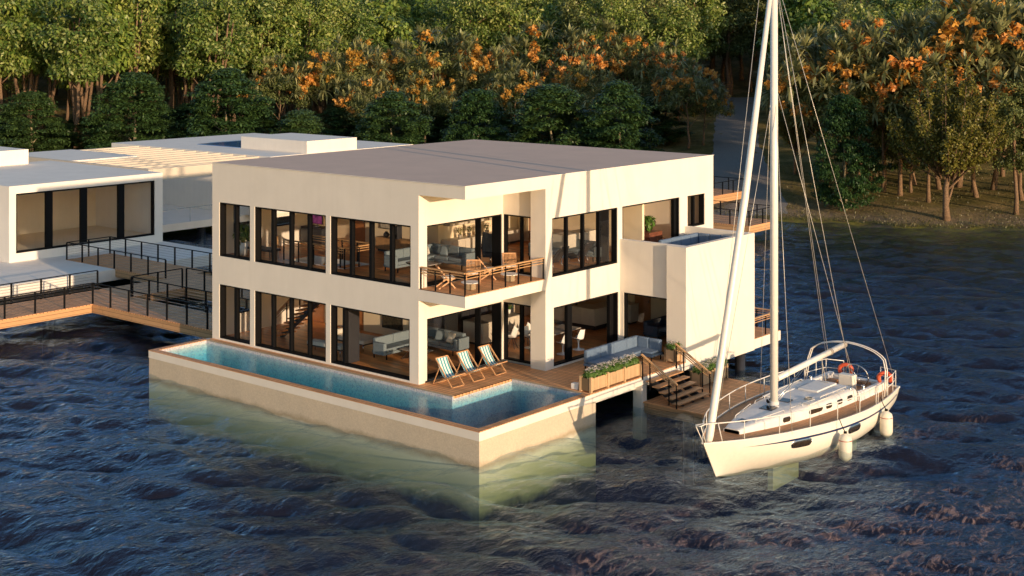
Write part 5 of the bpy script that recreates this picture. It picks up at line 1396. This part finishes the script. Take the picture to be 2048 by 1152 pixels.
# dark rounded evergreens along the front of the wood
L=[(62,150,178,143,'dark rounded evergreen at the left end of the front row, behind the low white house'),(268,165,140,140,'large dark rounded evergreen directly behind the pergola of the farther white house'),(455,185,133,138,'broadest dark rounded evergreen, left of the first orange blossoms'),(602,130,215,134,'small dark evergreen behind the white roof boxes'),(375,110,205,147,'narrow dark evergreen in the gap between two larger rounded ones'),(785,160,180,132,'dark evergreen behind the far left corner of the brown roof'),(955,130,172,131,'dark evergreen behind the peak of the brown roof'),(1100,190,163,128,'large dark evergreen above the middle of the brown roof'),(1238,165,158,126,'dark evergreen above the right part of the brown roof')]
for i,(px,wd,top,D,lab) in enumerate(L):
    h=hgt(px,top,D); w_=1.12*wd/2733.9*D/7.6/(h/8.6); put('dark',i,pl(px,D),D,h,lab,'dark evergreens behind the houses',w_)
for i,(px,top,wd) in enumerate([(160,235,110),(530,225,120),(690,200,130),(870,190,120),(905,225,110),(1020,205,120),(1165,200,110),(1300,190,130),(15,225,100),(330,215,110),(740,215,110)]):
    D=148+3*math.sin(i*2.3); h=hgt(px,top,D); put('dark',i,pl(px,D),D,h,'dark rounded evergreen filling a gap in the second row behind the houses','dark evergreens of the second row',1.2*wd/2733.9*D/7.6/(h/8.6))
h=hgt(1690,180,107); put('dark',0,pl(1690,107),107,h,'layered dark green tree with a pale forked trunk on the bank behind the mast stays',None,5.2/7.6/(h/8.6))
h=hgt(1745,120,121); put('dark',1,pl(1755,121),121,h,'dark tall evergreen behind the pale-trunked tree on the right bank',None,.75)
h=hgt(1575,150,126); put('plume',0,pl(1590,124),124,h,'dark bushy tree at the right edge of the gravel track, behind the mast',None,.75)
h=hgt(1898,125,102); put('plume',0,pl(1898,102),102.5,h,'big yellow-green tree with upswept plumes on the right bank by the water',None,1.0)
h=hgt(1825,200,113); put('plume',0,pl(1822,114),114,h,'smaller plumed tree standing just behind the big yellow-green one',None,.8)
# orange flowering trees
O=[(560,125,149),(640,110,152),(705,90,150),(790,95,155),(860,65,152),(930,90,158),(990,110,150),(1075,55,156),(1150,100,150),(1200,58,158),(1265,75,154),(1330,95,150),(1375,130,141),(1405,170,143),(850,150,146),(1030,140,144),(740,160,143),(1180,140,143),
   (1640,85,128),(1700,62,124),(1765,58,120),(1830,50,126),(1915,0,124),(1985,20,121),(2035,40,118),(1955,95,114),(2045,130,112),(2085,20,120),(1880,70,122),(1800,110,117),(1720,120,118)]
for i,(px,top,D) in enumerate(O):
    if px>1600: D=D*.55+48
    h=hgt(px,top,D); right=px>1600
    put('orange',i,pl(px,D),D,h,'orange-flowering tree with strap leaves in the wood above the brown roof' if not right else 'orange-flowering tree with strap leaves in the wood on the right bank','orange-flowering trees above the villa roof' if not right else 'orange-flowering trees on the right bank',1.0+.15*rt.random())
# tall trees with bare trunks at the left
for i,(px,D,hh) in enumerate([(6,150,18),(50,153,17),(95,158,18),(153,146,17.5),(200,152,18),(165,162,19),(262,156,18),(300,160,17),(385,158,18),(420,152,17),(345,162,19),(470,160,18),(520,158,17),(575,164,18),(640,166,18)]):
    put('tall',i,pl(px,D),D,hh,'tall leafy tree with a bare brown trunk at the front of the left wood','tall front trees of the left wood')
# trunks under the right bank canopy
for i,(px,D,hh) in enumerate([(1857,109,9.5),(1800,118,10),(1945,113,9.5),(2005,121,10.5),(2032,104,10),(1968,128,11),(2075,112,10),(2110,104,11),(1740,117,10),(1640,127,11)]):
    put('slender',i,pl(px,D),D,hh,'slender leafy tree with a straight brown trunk on the right bank','slender trees on the right bank')
for i,(px,D,hh) in enumerate([(1432,188,17),(1452,192,18),(1468,186,16),(1490,194,17),(1510,188,17)]):
    put('slender',i,pl(px,D),D+3,hh,'thin dark tree closing the far end of the gravel track','thin trees at the end of the track')
n=0; D=163.
while D<232:
    step=6.6+ (D-163)*.02; la=-.46*D-4
    while la<.62*D:
        l=la+rt.uniform(-1.8,1.8); d=D+rt.uniform(-3,3); la+=step
        if abs(l-.165*d)<4.5 and d<184: continue
        if l>.2*d and False: continue
        k=rt.random(); left=l<.03*d
        kind='broad' if (left or k<.45) else 'slender'
        put(kind,n,l,d,rt.uniform(15,19.5) if d>175 else rt.uniform(14,17),'leafy tree in the dense back rows of the left wood' if left else 'dark leafy tree in the dense back rows of the right wood','back trees of the left wood' if left else 'back trees of the right wood'); n+=1
    D+=8.2
D=118.
while D<160:
    la=.255*D
    while la<.62*D:
        l=la+rt.uniform(-1.8,1.8); d=D+rt.uniform(-2.5,2.5); la+=7.2
        if d<130: continue
        put('slender' if rt.random()<.6 else 'broad',n,l,d,rt.uniform(12,15.5),'leafy tree in the middle of the wood on the right bank','middle trees of the right bank'); n+=1
    D+=8
print('trees',n)
